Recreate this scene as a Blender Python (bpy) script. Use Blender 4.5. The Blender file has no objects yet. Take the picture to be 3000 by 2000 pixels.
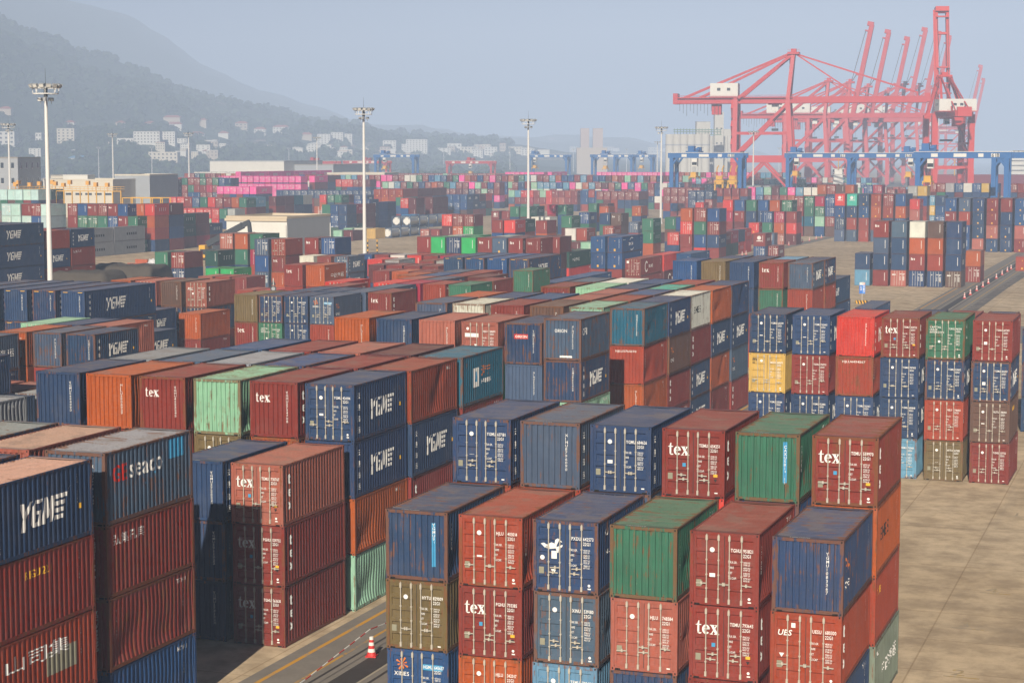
# Container port seen from a crane: stacks of shipping containers, masts, gantry cranes, hazy hills.
import bpy, bmesh, math, random
from mathutils import Vector, Matrix, noise
rnd = random.Random(7)
SC = bpy.context.scene
COL = SC.collection
RAD = math.radians
# ------------------------------------------------------------------ survey: camera and ground plane
FPX, PITCH, YAW, CAMH = 5473.3, RAD(5.6435), RAD(19.880), 20.60
CP, SP, CY, SY = math.cos(PITCH), math.sin(PITCH), math.cos(YAW), math.sin(YAW)
W, H20, HC = 2.438, 2.591, 2.896

def ray(px, py):
    a, b = (px - 1500) / FPX, (py - 1000) / FPX
    x, y, z = a, CP - b * SP, -SP - b * CP
    return x * CY - y * SY, x * SY + y * CY, z

def on_level(px, py, z):
    dx, dy, dz = ray(px, py)
    t = (z - CAMH) / dz
    return dx * t, dy * t

def at_depth(px, py, d):
    dx, dy, dz = ray(px, py)
    k = d / (-dx * SY + dy * CY)
    return dx * k, dy * k, CAMH + dz * k

def to_px(x, y, z):
    cx, cf, cz = x * CY + y * SY, -x * SY + y * CY, z - CAMH
    d = cf * CP - cz * SP
    return 1500 + FPX * cx / d, 1000 - FPX * (cf * SP + cz * CP) / d

def depth_of(x, y):
    return -x * SY + y * CY

# ------------------------------------------------------------------ node helpers and materials
def new_mat(name):
    m = bpy.data.materials.new(name)
    m.use_nodes = True
    nt = m.node_tree
    for n in list(nt.nodes):
        nt.nodes.remove(n)
    out = nt.nodes.new('ShaderNodeOutputMaterial')
    b = nt.nodes.new('ShaderNodeBsdfPrincipled')
    nt.links.new(b.outputs[0], out.inputs[0])
    return m, nt, b

def N(nt, typ, **kw):
    n = nt.nodes.new('ShaderNode' + typ)
    for k, v in kw.items():
        setattr(n, k, v)
    return n

def put(nt, sock, v):
    if hasattr(v, 'is_output'):
        nt.links.new(v, sock)
    else:
        sock.default_value = v

def mth(nt, op, a, b=0.0, c=0.0):
    n = N(nt, 'Math', operation=op)
    put(nt, n.inputs[0], a); put(nt, n.inputs[1], b)
    if op in ('MULTIPLY_ADD', 'SMOOTH_MIN'):
        put(nt, n.inputs[2], c)
    return n.outputs[0]

def vmth(nt, op, a, b):
    n = N(nt, 'VectorMath', operation=op)
    put(nt, n.inputs[0], a); put(nt, n.inputs[1], b)
    return n.outputs[0]

def mixc(nt, f, a, b, blend='MIX'):
    n = N(nt, 'Mix', data_type='RGBA', blend_type=blend)
    put(nt, n.inputs['Factor'], f)
    put(nt, n.inputs[6], a); put(nt, n.inputs[7], b)
    return n.outputs[2]

def rng(nt, v, a, b, c=0.0, d=1.0):
    n = N(nt, 'MapRange', interpolation_type='SMOOTHSTEP')
    put(nt, n.inputs[0], v); put(nt, n.inputs[1], a); put(nt, n.inputs[2], b)
    put(nt, n.inputs[3], c); put(nt, n.inputs[4], d)
    return n.outputs[0]

def nz(nt, vec, scale, detail=4.0, rough=0.55):
    n = N(nt, 'TexNoise')
    put(nt, n.inputs['Vector'], vec)
    n.inputs['Scale'].default_value = scale
    n.inputs['Detail'].default_value = detail
    n.inputs['Roughness'].default_value = rough
    return n.outputs[0]

RUST = (0.115, 0.048, 0.02, 1)
DUST = (0.27, 0.205, 0.155, 1)

def paint(name, rust=1.0, dust=0.0, attr=False, grime=0.0):
    """weathered container paint; colour and wear (alpha) come from the object or, for merged far ones, from its faces"""
    m, nt, b = new_mat(name)
    tc = N(nt, 'TexCoord')
    oi = N(nt, 'ObjectInfo')
    if attr:
        at = N(nt, 'Attribute', attribute_name='Col')
        col, wear = at.outputs['Color'], at.outputs['Alpha']
        vec = tc.outputs['Object']
    else:
        col, wear = oi.outputs['Color'], oi.outputs['Alpha']
        vec = vmth(nt, 'ADD', tc.outputs['Object'], mth(nt, 'MULTIPLY', oi.outputs['Random'], 173.0))
    mott = nz(nt, vec, 0.9, 3.0)
    fine = nz(nt, vec, 9.0, 5.0, 0.65)
    stv = vmth(nt, 'MULTIPLY', vec, (5.5, 5.5, 0.42))
    streak = nz(nt, stv, 1.6, 5.0, 0.62)
    val = mth(nt, 'ADD', mth(nt, 'MULTIPLY', mott, 0.42), mth(nt, 'MULTIPLY', streak, 0.30))
    val = mth(nt, 'ADD', val, 0.62)
    hs = N(nt, 'HueSaturation')
    put(nt, hs.inputs['Value'], val)
    put(nt, hs.inputs['Saturation'], mth(nt, 'MULTIPLY_ADD', fine, -0.35, 1.14))
    put(nt, hs.inputs['Color'], col)
    c = hs.outputs[0]
    # chalky fading in broad patches
    fade = rng(nt, nz(nt, vec, 0.55, 4.0), 0.50, 0.72, 0.0, 0.075)
    c = mixc(nt, fade, c, (0.30, 0.26, 0.23, 1))
    if dust:
        dv = vmth(nt, 'MULTIPLY', vec, (0.55, 3.0, 1.0))
        dm = rng(nt, nz(nt, dv, 1.1, 5.0, 0.6), 0.30, 0.75, dust * 0.35, dust)
        c = mixc(nt, dm, c, DUST)
    if grime:
        gm = rng(nt, nz(nt, stv, 2.2, 4.0), 0.42, 0.72, 0.0, grime)
        c = mixc(nt, gm, c, (0.045, 0.04, 0.035, 1))
    if dust:
        pm = rng(nt, nz(nt, vec, 0.8, 3.0, 0.5), 0.56, 0.60, 0.0, 0.35)
        c = mixc(nt, pm, c, (0.16, 0.125, 0.10, 1))
    # rust: blotches broken up by vertical streaks
    patch = nz(nt, vmth(nt, 'MULTIPLY', vec, (0.4, 3.4, 1.0)) if dust else vec, 1.9, 7.0, 0.66)
    mix = mth(nt, 'ADD', mth(nt, 'MULTIPLY', patch, 0.8 if dust else 0.36), mth(nt, 'MULTIPLY', streak, 0.2 if dust else 0.64))
    if dust:      # rust creeps in from the rails
        sx = N(nt, 'SeparateXYZ'); nt.links.new(tc.outputs['Object'], sx.inputs[0])
        edge = rng(nt, mth(nt, 'ABSOLUTE', mth(nt, 'SUBTRACT', sx.outputs[0], 1.219)), 0.80, 1.20, -0.035, 0.10)
        mix = mth(nt, 'ADD', mix, edge)
    t = mth(nt, 'MULTIPLY_ADD', wear, -0.155 * rust, 0.685)
    rm = rng(nt, mix, t, mth(nt, 'ADD', t, 0.07), 0.0, 0.8)
    rc = mixc(nt, fine, RUST, (0.21, 0.085, 0.035, 1))
    c = mixc(nt, rm, c, rc)
    # pale scrapes
    sv = vmth(nt, 'MULTIPLY', vec, (9.0, 9.0, 1.4))
    sm = rng(nt, nz(nt, sv, 2.6, 3.0, 0.5), 0.755, 0.775, 0.0, 0.38)
    c = mixc(nt, mth(nt, 'MULTIPLY', sm, wear), c, (0.5, 0.45, 0.38, 1))
    put(nt, b.inputs['Base Color'], c)
    put(nt, b.inputs['Roughness'], mth(nt, 'MULTIPLY_ADD', rm, 0.3, 0.50))
    b.inputs['Specular IOR Level'].default_value = 0.16
    bp = N(nt, 'Bump')
    bp.inputs['Strength'].default_value = 0.14
    bp.inputs['Distance'].default_value = 0.02
    put(nt, bp.inputs['Height'], mth(nt, 'ADD', mth(nt, 'MULTIPLY', mott, 1.5), mth(nt, 'MULTIPLY', fine, 0.25)))
    nt.links.new(bp.outputs[0], b.inputs['Normal'])
    return m

def plain(name, col, rough=0.6, var=0.18, scale=2.0, metal=0.0, spec=0.3):
    m, nt, b = new_mat(name)
    tc = N(nt, 'TexCoord')
    n1 = nz(nt, tc.outputs['Object'], scale, 5.0, 0.6)
    n2 = nz(nt, tc.outputs['Object'], scale * 7.3, 4.0, 0.6)
    v = mth(nt, 'ADD', mth(nt, 'MULTIPLY', n1, var * 2), mth(nt, 'MULTIPLY', n2, var))
    v = mth(nt, 'ADD', v, 1.0 - 1.5 * var)
    hs = N(nt, 'HueSaturation')
    put(nt, hs.inputs['Value'], v)
    hs.inputs['Color'].default_value = (*col, 1)
    put(nt, b.inputs['Base Color'], hs.outputs[0])
    b.inputs['Roughness'].default_value = rough
    b.inputs['Metallic'].default_value = metal
    b.inputs['Specular IOR Level'].default_value = spec
    return m

M = {}
M['wall'] = paint('container_paint', 1.12, grime=0.28)
M['frame'] = paint('container_frame_paint', 1.85, grime=0.30)
M['roof'] = paint('container_roof_paint', 1.25, dust=0.34, grime=0.22)
M['far'] = paint('far_container_paint', 0.7, attr=True)
M['hole'] = plain('dark_recess', (0.012, 0.011, 0.010), 0.9)
M['gasket'] = plain('door_gasket', (0.05, 0.045, 0.04), 0.8)
M['rod'] = plain('galvanised_rod', (0.50, 0.46, 0.38), 0.5, 0.25, 5.0, 0.25)
M['white'] = plain('white_lettering', (0.80, 0.79, 0.75), 0.6, 0.10, 3.0)
M['ltyellow'] = plain('yellow_lettering', (0.75, 0.42, 0.03), 0.6, 0.12, 3.0)
M['ltred'] = plain('red_lettering', (0.50, 0.025, 0.015), 0.6, 0.12, 3.0)
M['ltblack'] = plain('black_lettering', (0.02, 0.02, 0.02), 0.6, 0.12, 3.0)
M['ltorange'] = plain('orange_lettering', (0.60, 0.17, 0.02), 0.6, 0.12, 3.0)
M['ltcyan'] = plain('cyan_patch', (0.05, 0.28, 0.50), 0.6, 0.12, 3.0)
M['plaque'] = plain('steel_plaque', (0.26, 0.25, 0.18), 0.5, 0.2, 6.0)

# ------------------------------------------------------------------ mesh builder
class MB:
    def __init__(s):
        s.v, s.f, s.m, s.c = [], [], [], []
        s.cur = 0; s.col = None
    def face(s, pts, m=None):
        k = len(s.v)
        s.v.extend(pts); s.f.append(tuple(range(k, k + len(pts))))
        s.m.append(s.cur if m is None else m); s.c.append(s.col)
    def box(s, x0, y0, z0, x1, y1, z1, m=None, skip=''):
        a = [(x0, y0, z0), (x1, y0, z0), (x1, y1, z0), (x0, y1, z0), (x0, y0, z1), (x1, y0, z1), (x1, y1, z1), (x0, y1, z1)]
        for key, q in (('b', (3, 2, 1, 0)), ('t', (4, 5, 6, 7)), ('f', (0, 1, 5, 4)), ('k', (2, 3, 7, 6)), ('l', (3, 0, 4, 7)), ('r', (1, 2, 6, 5))):
            if key not in skip:
                s.face([a[i] for i in q], m)
    def beam(s, p, q, w, h=None, m=None, up=(0, 0, 1)):
        """rectangular bar from p to q, w across and h high"""
        h = h or w
        p, q = Vector(p), Vector(q)
        d = (q - p).normalized()
        u = Vector(up)
        if abs(d.dot(u)) > 0.97:
            u = Vector((0, 1, 0))
        r = d.cross(u).normalized() * (w / 2)
        t = r.cross(d).normalized() * (h / 2)
        a = [p - r - t, p + r - t, p + r + t, p - r + t]
        b = [v + (q - p) for v in a]
        for i in range(4):
            j = (i + 1) % 4
            s.face([a[i], a[j], b[j], b[i]], m)
        s.face([a[3], a[2], a[1], a[0]], m); s.face(b, m)
    def tube(s, p, q, r0, r1=None, n=8, m=None, caps=True):
        r1 = r0 if r1 is None else r1
        p, q = Vector(p), Vector(q)
        d = (q - p).normalized()
        u = Vector((0, 0, 1)) if abs(d.z) < 0.9 else Vector((1, 0, 0))
        e1 = d.cross(u).normalized(); e2 = d.cross(e1).normalized()
        A = [p + (e1 * math.cos(2 * math.pi * i / n) + e2 * math.sin(2 * math.pi * i / n)) * r0 for i in range(n)]
        B = [q + (e1 * math.cos(2 * math.pi * i / n) + e2 * math.sin(2 * math.pi * i / n)) * r1 for i in range(n)]
        for i in range(n):
            j = (i + 1) % n
            s.face([A[i], A[j], B[j], B[i]], m)
        if caps:
            s.face(A[::-1], m); s.face(B, m)
    def lathe(s, prof, c=(0, 0, 0), n=16, m=None):
        for k in range(len(prof) - 1):
            (r0, z0), (r1, z1) = prof[k], prof[k + 1]
            for i in range(n):
                a, b = 2 * math.pi * i / n, 2 * math.pi * (i + 1) / n
                P = [(c[0] + r * math.cos(t), c[1] + r * math.sin(t), c[2] + z) for r, z, t in ((r0, z0, a), (r0, z0, b), (r1, z1, b), (r1, z1, a))]
                if r0 < 1e-6: P = P[1:]
                elif r1 < 1e-6: P = P[:3]
                s.face(P, m)
    def mesh(s, name, mats, smooth=False, weld=False):
        me = bpy.data.meshes.new(name)
        me.from_pydata([tuple(v) for v in s.v], [], s.f)
        for m in mats:
            me.materials.append(m)
        me.polygons.foreach_set('material_index', s.m)
        if any(c is not None for c in s.c):
            ca = me.color_attributes.new('Col', 'FLOAT_COLOR', 'CORNER')
            buf = []
            for f, c in zip(s.f, s.c):
                buf.extend(list(c or (0.5, 0.5, 0.5, 0.3)) * len(f))
            ca.data.foreach_set('color', buf)
        if weld or smooth:
            b = bmesh.new(); b.from_mesh(me)
            bmesh.ops.remove_doubles(b, verts=b.verts, dist=1e-4)
            b.to_mesh(me); b.free()
        if smooth:
            me.polygons.foreach_set('use_smooth', [True] * len(me.polygons))
        me.update()
        return me

def ob(name, mesh, parent=None, loc=(0, 0, 0), rotz=0.0, col=None):
    o = bpy.data.objects.new(name, mesh)
    COL.objects.link(o)
    o.location = loc
    if rotz: o.rotation_euler = (0, 0, rotz)
    if parent: o.parent = parent
    if col: o.color = col
    return o

def thing(name, label, cat, loc=(0, 0, 0), rotz=0.0, group=None, mesh=None):
    o = ob(name, mesh, None, loc, rotz)
    o['label'] = label; o['category'] = cat
    if group: o['group'] = group
    return o

def setting(name, mesh, kind='structure', loc=(0, 0, 0)):
    o = ob(name, mesh, None, loc)
    o['kind'] = kind
    return o

def copy_tree(o, parent=None):
    c = o.copy(); COL.objects.link(c)
    if parent: c.parent = parent
    for ch in list(o.children):
        copy_tree(ch, c)
    return c

# ------------------------------------------------------------------ glyphs
_G = {}
def glyph(ch, fat=0.0):
    """triangulated outline of one character, one unit tall capitals, from the built-in font"""
    k = (ch, fat)
    if k not in _G:
        cu = bpy.data.curves.new('g', 'FONT')
        cu.body = ch; cu.size = 1.4; cu.resolution_u = 2; cu.offset = fat
        cu.fill_mode = 'FRONT' if hasattr(cu, 'fill_mode') else cu.fill_mode
        o = bpy.data.objects.new('g', cu)
        me = o.to_mesh()
        vs = [(v.co.x, v.co.y) for v in me.vertices]
        fs = []
        for p in me.polygons:
            q = list(p.vertices)
            nzv = p.normal.z
            fs.append(q if nzv >= 0 else q[::-1])
        w = max([x for x, y in vs], default=0.35) + 0.10
        if ch == ' ': w = 0.42
        o.to_mesh_clear()
        bpy.data.objects.remove(o); bpy.data.curves.remove(cu)
        _G[k] = (vs, fs, w)
    return _G[k]

def flat_text(s, size, fat=0.0, vertical=False, squeeze=1.0, slant=0.0, step=1.32):
    """list of (polygon points) in the plane, origin at left baseline; vertical stacks downward"""
    out = []; x = 0.0; y = 0.0
    for ch in s:
        vs, fs, w = glyph(ch, fat)
        for f in fs:
            out.append([(x + (vs[i][0] + slant * vs[i][1]) * size * squeeze, y + vs[i][1] * size) for i in f])
        if vertical: y -= step * size
        else: x += w * size * squeeze
    return out, x

def poly(pts, m=1.0, ox=0.0, oy=0.0):
    return [(ox + x * m, oy + y * m) for x, y in pts]

def arc(cx, cy, rx, ry, a0, a1, n=10):
    return [(cx + rx * math.cos(RAD(a0 + (a1 - a0) * i / n)), cy + ry * math.sin(RAD(a0 + (a1 - a0) * i / n))) for i in range(n + 1)]

def band(outer, inner):
    return [[outer[i], outer[i + 1], inner[i + 1], inner[i]] for i in range(len(outer) - 1)]

def serif_tex(h):
    """bold serif 'tex', x-height about 0.72 h, in the plane"""
    P = []
    # t
    P.append([(0.16, 0.06), (0.30, 0.06), (0.30, 1.0), (0.24, 1.0), (0.16, 0.78)])
    P.append([(0.0, 0.66), (0.46, 0.66), (0.46, 0.73), (0.10, 0.73)])
    P += band(arc(0.34, 0.14, 0.18, 0.15, 180, 330, 6), arc(0.36, 0.16, 0.06, 0.09, 180, 330, 6))
    # e
    cx = 0.82
    P += band(arc(cx, 0.36, 0.30, 0.37, 0, 320, 18), arc(cx, 0.37, 0.12, 0.29, 0, 320, 18))
    P.append([(cx - 0.22, 0.36), (cx + 0.28, 0.36), (cx + 0.29, 0.43), (cx - 0.20, 0.43)])
    # x
    x = 1.12
    P.append([(x + 0.06, 0.70), (x + 0.28, 0.70), (x + 0.64, 0.04), (x + 0.42, 0.04)])
    P.append([(x + 0.08, 0.04), (x + 0.17, 0.04), (x + 0.56, 0.70), (x + 0.47, 0.70)])
    for a, b, c, d in ((0.0, 0.68, 0.36, 0.735), (0.40, 0.68, 0.64, 0.735), (0.0, 0.0, 0.24, 0.055), (0.34, 0.0, 0.72, 0.055)):
        P.append([(x + a, b), (x + c, b), (x + c, d), (x + a, d)])
    return [poly(p, h) for p in P]

def ygm(h):
    """slanted block letters Y G M ending in a flag of bars"""
    P = []
    def sl(pts): return [(x + 0.16 * y, y) for x, y in pts]
    P.append(sl([(0.0, 1.0), (0.26, 1.0), (0.43, 0.52), (0.30, 0.40)]))
    P.append(sl([(0.62, 1.0), (0.84, 1.0), (0.50, 0.40), (0.30, 0.40)]))
    P.append(sl([(0.24, -0.08), (0.46, -0.08), (0.50, 0.44), (0.29, 0.44)]))
    g = 0.86
    P.append(sl([(g, 0.12), (g + 0.20, 0.16), (g + 0.20, 0.86), (g, 0.80)]))
    P.append(sl([(g, 0.80), (g + 0.20, 0.86), (g + 0.62, 0.86), (g + 0.62, 1.0), (g + 0.16, 1.0)]))
    P.append(sl([(g, 0.12), (g + 0.12, 0.0), (g + 0.62, 0.0), (g + 0.62, 0.15), (g + 0.20, 0.16)]))
    P.append(sl([(g + 0.42, 0.15), (g + 0.62, 0.15), (g + 0.62, 0.58), (g + 0.30, 0.58), (g + 0.30, 0.45), (g + 0.42, 0.45)]))
    m = 1.56
    P.append(sl([(m, 0.0), (m + 0.19, 0.0), (m + 0.24, 1.0), (m + 0.02, 1.0)]))
    P.append(sl([(m + 0.02, 1.0), (m + 0.24, 1.0), (m + 0.46, 0.30), (m + 0.32, 0.16)]))
    P.append(sl([(m + 0.32, 0.16), (m + 0.46, 0.30), (m + 0.68, 1.0), (m + 0.52, 1.0)]))
    P.append(sl([(m + 0.50, 0.0), (m + 0.70, 0.0), (m + 0.74, 1.0), (m + 0.56, 1.0)]))
    e = 2.36
    for k in range(4):
        y0 = 0.03 + 0.265 * k
        P.append(sl([(e, y0), (e + 0.60 + 0.06 * k, y0), (e + 0.60 + 0.06 * k, y0 + 0.17), (e, y0 + 0.17)]))
    P.append(sl([(e + 0.76, 0.86), (e + 0.84, 1.0), (e + 1.02, 1.22), (e + 0.84, 1.02)]))
    return [poly(p, h) for p in P]

def star(h, n=8):
    P = []
    for k in range(n):
        a = math.pi * 2 * k / n + 0.3
        r = h * (0.5 if k % 2 else 0.38)
        P.append([(0, 0), (r * math.cos(a - 0.16), r * math.sin(a - 0.16)), (r * 1.05 * math.cos(a), r * 1.05 * math.sin(a)), (r * math.cos(a + 0.16), r * math.sin(a + 0.16))])
    return P

def disc(r, n=14, cx=0, cy=0):
    return [[(cx + r * math.cos(2 * math.pi * i / n), cy + r * math.sin(2 * math.pi * i / n)) for i in range(n)]]

def rect(x0, y0, x1, y1):
    return [[(x0, y0), (x1, y0), (x1, y1), (x0, y1)]]

def shift(P, x, y):
    return [[(a + x, b + y) for a, b in p] for p in P]
# ------------------------------------------------------------------ container parts (shared meshes)
def corr(s0, s1, n, d, a=0.30, sl=0.20):
    """corrugation: list of (position, depth) break points; starts and ends on an outer flat"""
    p = (s1 - s0) / n
    pts = [(s0, 0.0)]
    for i in range(n):
        b = s0 + i * p
        pts += [(b + p * a / 2, 0.0), (b + p * (a / 2 + sl), d), (b + p * (1 - a / 2 - sl), d), (b + p * (1 - a / 2), 0.0)]
    pts.append((s1, 0.0))
    return pts

def depth_at(pts, s):
    if s <= pts[0][0]: return pts[0][1]
    for (a, da), (b, db) in zip(pts, pts[1:]):
        if s <= b:
            return da + (db - da) * (s - a) / max(1e-9, b - a)
    return pts[-1][1]

def clip(P, lo, hi):
    def half(poly, c, keep_less):
        out = []
        for i in range(len(poly)):
            a, b = poly[i], poly[(i + 1) % len(poly)]
            ia = (a[0] <= c) if keep_less else (a[0] >= c)
            ib = (b[0] <= c) if keep_less else (b[0] >= c)
            if ia: out.append(a)
            if ia != ib:
                t = (c - a[0]) / (b[0] - a[0])
                out.append((c, a[1] + t * (b[1] - a[1])))
        return out
    q = half(P, lo, False)
    return half(q, hi, True) if len(q) > 2 else []

def conform(mb, polys, pts, place, m=0):
    """lay flat lettering on a corrugated sheet; place(s, t, depth) gives the point in space"""
    for P in polys:
        x0 = min(p[0] for p in P); x1 = max(p[0] for p in P)
        cuts = [x0] + [s for s, _ in pts if x0 < s < x1] + [x1]
        for a, b in zip(cuts, cuts[1:]):
            if b - a < 1e-4: continue
            q = clip(P, a, b)
            if len(q) < 3: continue
            mid = (a + b) / 2
            # depth is linear inside the strip
            da, db = depth_at(pts, a + 1e-6), depth_at(pts, b - 1e-6)
            mb.face([place(s, t, da + (db - da) * (s - a) / (b - a)) for s, t in q], m)

SIDE = {20: corr(0.15, 6.058 - 0.15, 21, 0.036), 40: corr(0.15, 12.192 - 0.15, 43, 0.036)}
LEN = {20: 6.058, 40: 12.192}
END = corr(0.16, W - 0.16, 9, 0.050, 0.50, 0.07)
_P = {}

def cached(key, fn):
    if key not in _P: _P[key] = fn()
    return _P[key]

def part_frame(L, H):
    def f():
        mb = MB(); l = LEN[L]; cz, cx, cy = 0.118, 0.162, 0.178
        for x0 in (0.0, W - 0.14):
            for y0 in (0.0, l - 0.14):
                mb.box(x0 + 0.004, y0 + 0.004, cz, x0 + 0.136, y0 + 0.136, H - cz, 0)
        for x0, y0 in ((0, 0), (W - cx, 0), (0, l - cy), (W - cx, l - cy)):
            for z0 in (0.0, H - cz):
                mb.box(x0, y0, z0, x0 + cx, y0 + cy, z0 + cz, 0)
                zc = z0 + cz / 2
                yf = -0.002 if y0 == 0 else l + 0.002
                a = [(x0 + 0.055, yf, zc - 0.032), (x0 + 0.107, yf, zc - 0.032), (x0 + 0.107, yf, zc + 0.032), (x0 + 0.055, yf, zc + 0.032)]
                mb.face(a if y0 == 0 else a[::-1], 1)
                xf = -0.002 if x0 == 0 else W + 0.002
                a = [(xf, y0 + 0.06, zc - 0.032), (xf, y0 + 0.115, zc - 0.032), (xf, y0 + 0.115, zc + 0.032), (xf, y0 + 0.06, zc + 0.032)]
                mb.face(a[::-1] if x0 == 0 else a, 1)
            mb.face([(x0 + 0.05, y0 + 0.05, H + 0.002), (x0 + 0.11, y0 + 0.05, H + 0.002), (x0 + 0.11, y0 + 0.13, H + 0.002), (x0 + 0.05, y0 + 0.13, H + 0.002)], 1)
        for x0 in (0.012, W - 0.072):
            mb.box(x0, cy, H - 0.085, x0 + 0.06, l - cy, H - 0.012, 0)
            mb.box(x0, cy, 0.03, x0 + 0.06, l - cy, 0.165, 0)
        for y0 in (0.012, l - 0.082):
            mb.box(cx, y0, H - 0.125, W - cx, y0 + 0.07, H - 0.014, 0)
            mb.box(cx, y0, 0.028, W - cx, y0 + 0.07, 0.15, 0)
            # fork slots at the ends of the sill
            yy = y0 - 0.002 if y0 < 1 else y0 + 0.072
            for xa, xb in ((0.17, 0.36), (W - 0.36, W - 0.17)):
                a = [(xa, yy, 0.02), (xb, yy, 0.02), (xb, yy, 0.075), (xa, yy, 0.075)]
                mb.face(a if y0 < 1 else a[::-1], 1)
        mb.box(0.08, 0.1, 0.10, W - 0.08, l - 0.1, 0.14, 1)
        return mb.mesh('container_frame', [M['frame'], M['hole']])
    return cached(('fr', L, H), f)

def part_side(L, H, right, dent=0):
    def f():
        mb = MB(); pts = SIDE[L]; l = LEN[L]
        rows = [0.165 + (H - 0.25) * i / 8 for i in range(9)] if dent else [0.165, H - 0.085]
        r = random.Random(dent * 11 + L)
        blobs = [(r.uniform(0.8, l - 0.8), r.uniform(0.5, H - 0.6), r.uniform(0.35, 1.0), r.uniform(0.3, 0.7), r.uniform(-0.11, 0.04)) for _ in range(5)]
        def push(s, z):
            k = min(1, (z - rows[0]) * 4, (rows[-1] - z) * 4) if dent else 0
            return k * sum(a * math.exp(-((s - y) / wy) ** 2 - ((z - zz) / wz) ** 2) for y, zz, wy, wz, a in blobs) if dent else 0
        def shear(s, z):
            return (0.065 * math.sin(z * 2.1 + dent) * min(1, (z - rows[0]) * 3, (rows[-1] - z) * 3) * math.sin(s * 0.9 + dent * 2)) if dent else 0
        for (a, da), (b, db) in zip(pts, pts[1:]):
            for z0, z1 in zip(rows, rows[1:]):
                q = []
                for s, z, d in ((a, z0, da), (b, z0, db), (b, z1, db), (a, z1, da)):
                    dx = d + 0.018 - push(s, z)
                    q.append(((W - dx) if right else dx, s + shear(s, z), z))
                mb.face(q if right else q[::-1], 0)
        return mb.mesh('container_side', [M['wall']])
    return cached(('sd', L, H, right, dent), f)

def part_end(L, H, front=True):
    def f():
        mb = MB(); y = 0.03
        z0, z1 = 0.15, H - 0.125
        rows = [z0, z0 + 0.3, z0 + 0.7, (z0 + z1) / 2, z1 - 0.5, z1]
        for (a, da), (b, db) in zip(END, END[1:]):
            for r0, r1 in zip(rows, rows[1:]):
                q = []
                for s, z, d in ((a, r0, da), (b, r0, db), (b, r1, db), (a, r1, da)):
                    k = math.sin(math.pi * (z - z0) / (z1 - z0)) * 0.020 * math.sin(s * 4.1 + z)
                    q.append((s, (y + d + k) if front else LEN[L] - y - d - k, z))
                mb.face(q if front else q[::-1], 0)
        for xa, xb in ((0.13, 0.165), (W - 0.165, W - 0.13)):
            yy = y if front else LEN[L] - y
            q = [(xa, yy, z0), (xb, yy, z0), (xb, yy, z1), (xa, yy, z1)]
            mb.face(q if front else q[::-1], 0)
        return mb.mesh('container_end', [M['wall']])
    return cached(('en', L, H, front), f)

def part_roof(L, H):
    def f():
        mb = MB(); l = LEN[L]
        z = H - 0.016
        x0, x1 = 0.07, W - 0.07
        mb.face([(x0, 0.08, z), (x1, 0.08, z), (x1, 0.36, z), (x0, 0.36, z)], 0)
        mb.face([(x0, l - 0.36, z), (x1, l - 0.36, z), (x1, l - 0.08, z), (x0, l - 0.08, z)], 0)
        pts = corr(0.36, l - 0.36, 25 if L == 20 else 54, 0.034, 0.34, 0.16)
        xs = [x0, x0 + 0.5, W / 2, x1 - 0.5, x1]
        for (a, da), (b, db) in zip(pts, pts[1:]):
            for u0, u1 in zip(xs, xs[1:]):
                def sag(x, y): return -0.018 * math.sin(math.pi * (x - x0) / (x1 - x0)) * (1 + 0.6 * math.sin(y * 2.3))
                mb.face([(u0, a, z - da + sag(u0, a)), (u1, a, z - da + sag(u1, a)), (u1, b, z - db + sag(u1, b)), (u0, b, z - db + sag(u0, b))], 0)
        return mb.mesh('container_roof', [M['roof']])
    return cached(('rf', L, H), f)

RODX = (0.60, 1.02, 1.40, 1.83)
def part_door(H, right):
    """one leaf with its recessed bands; gasket round it"""
    def f():
        mb = MB()
        x0, x1 = (W / 2 + 0.012, W - 0.14) if right else (0.14, W / 2 - 0.012)
        z0, z1 = 0.15, H - 0.13
        yf, yr = 0.022, 0.069
        mb.box(x0 - 0.010, 0.076, z0, x1 + 0.010, 0.10, z1, 1)
        mb.box(x0 - 0.010, yf + 0.012, z0, x0, 0.076, z1, 1); mb.box(x1, yf + 0.012, z0, x1 + 0.010, 0.076, z1, 1)
        ins = 0.14
        a, b = x0 + ins, x1 - 0.09
        if not right: a, b = x0 + 0.09, x1 - ins
        def quad(xa, za, xb, zb, ya=yf, yb=yf):
            mb.face([(xa, ya, za), (xb, ya, za), (xb, yb, zb), (xa, yb, zb)], 0)
        quad(x0, z0, a, z1); quad(b, z0, x1, z1)
        n = 5
        p = (z1 - z0 - 0.10) / n
        cur = z0
        for i in range(n):
            c = z0 + 0.05 + p * (i + 0.5)
            quad(a, cur, b, c - 0.155)
            quad(a, c - 0.155, b, c - 0.115, yf, yr)
            quad(a, c - 0.115, b, c + 0.115, yr, yr)
            quad(a, c + 0.115, b, c + 0.155, yr, yf)
            for xx, fl in ((a, 1), (b, 0)):
                q = [(xx, yf, c - 0.155), (xx, yr, c - 0.115), (xx, yr, c + 0.115), (xx, yf, c + 0.155)]
                mb.face(q if not fl else q[::-1], 0)
            cur = c + 0.155
        quad(a, cur, b, z1)
        # hinges on the outer edge
        hx = (x1 + 0.004) if right else (x0 - 0.064)
        for k in range(4):
            zz = z0 + 0.25 + k * (z1 - z0 - 0.5) / 3
            mb.box(hx, yf - 0.016, zz - 0.05, hx + 0.06, yf + 0.03, zz + 0.05, 0)
        return mb.mesh('door_leaf', [M['wall'], M['gasket']])
    return cached(('dr', H, right), f)

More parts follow.
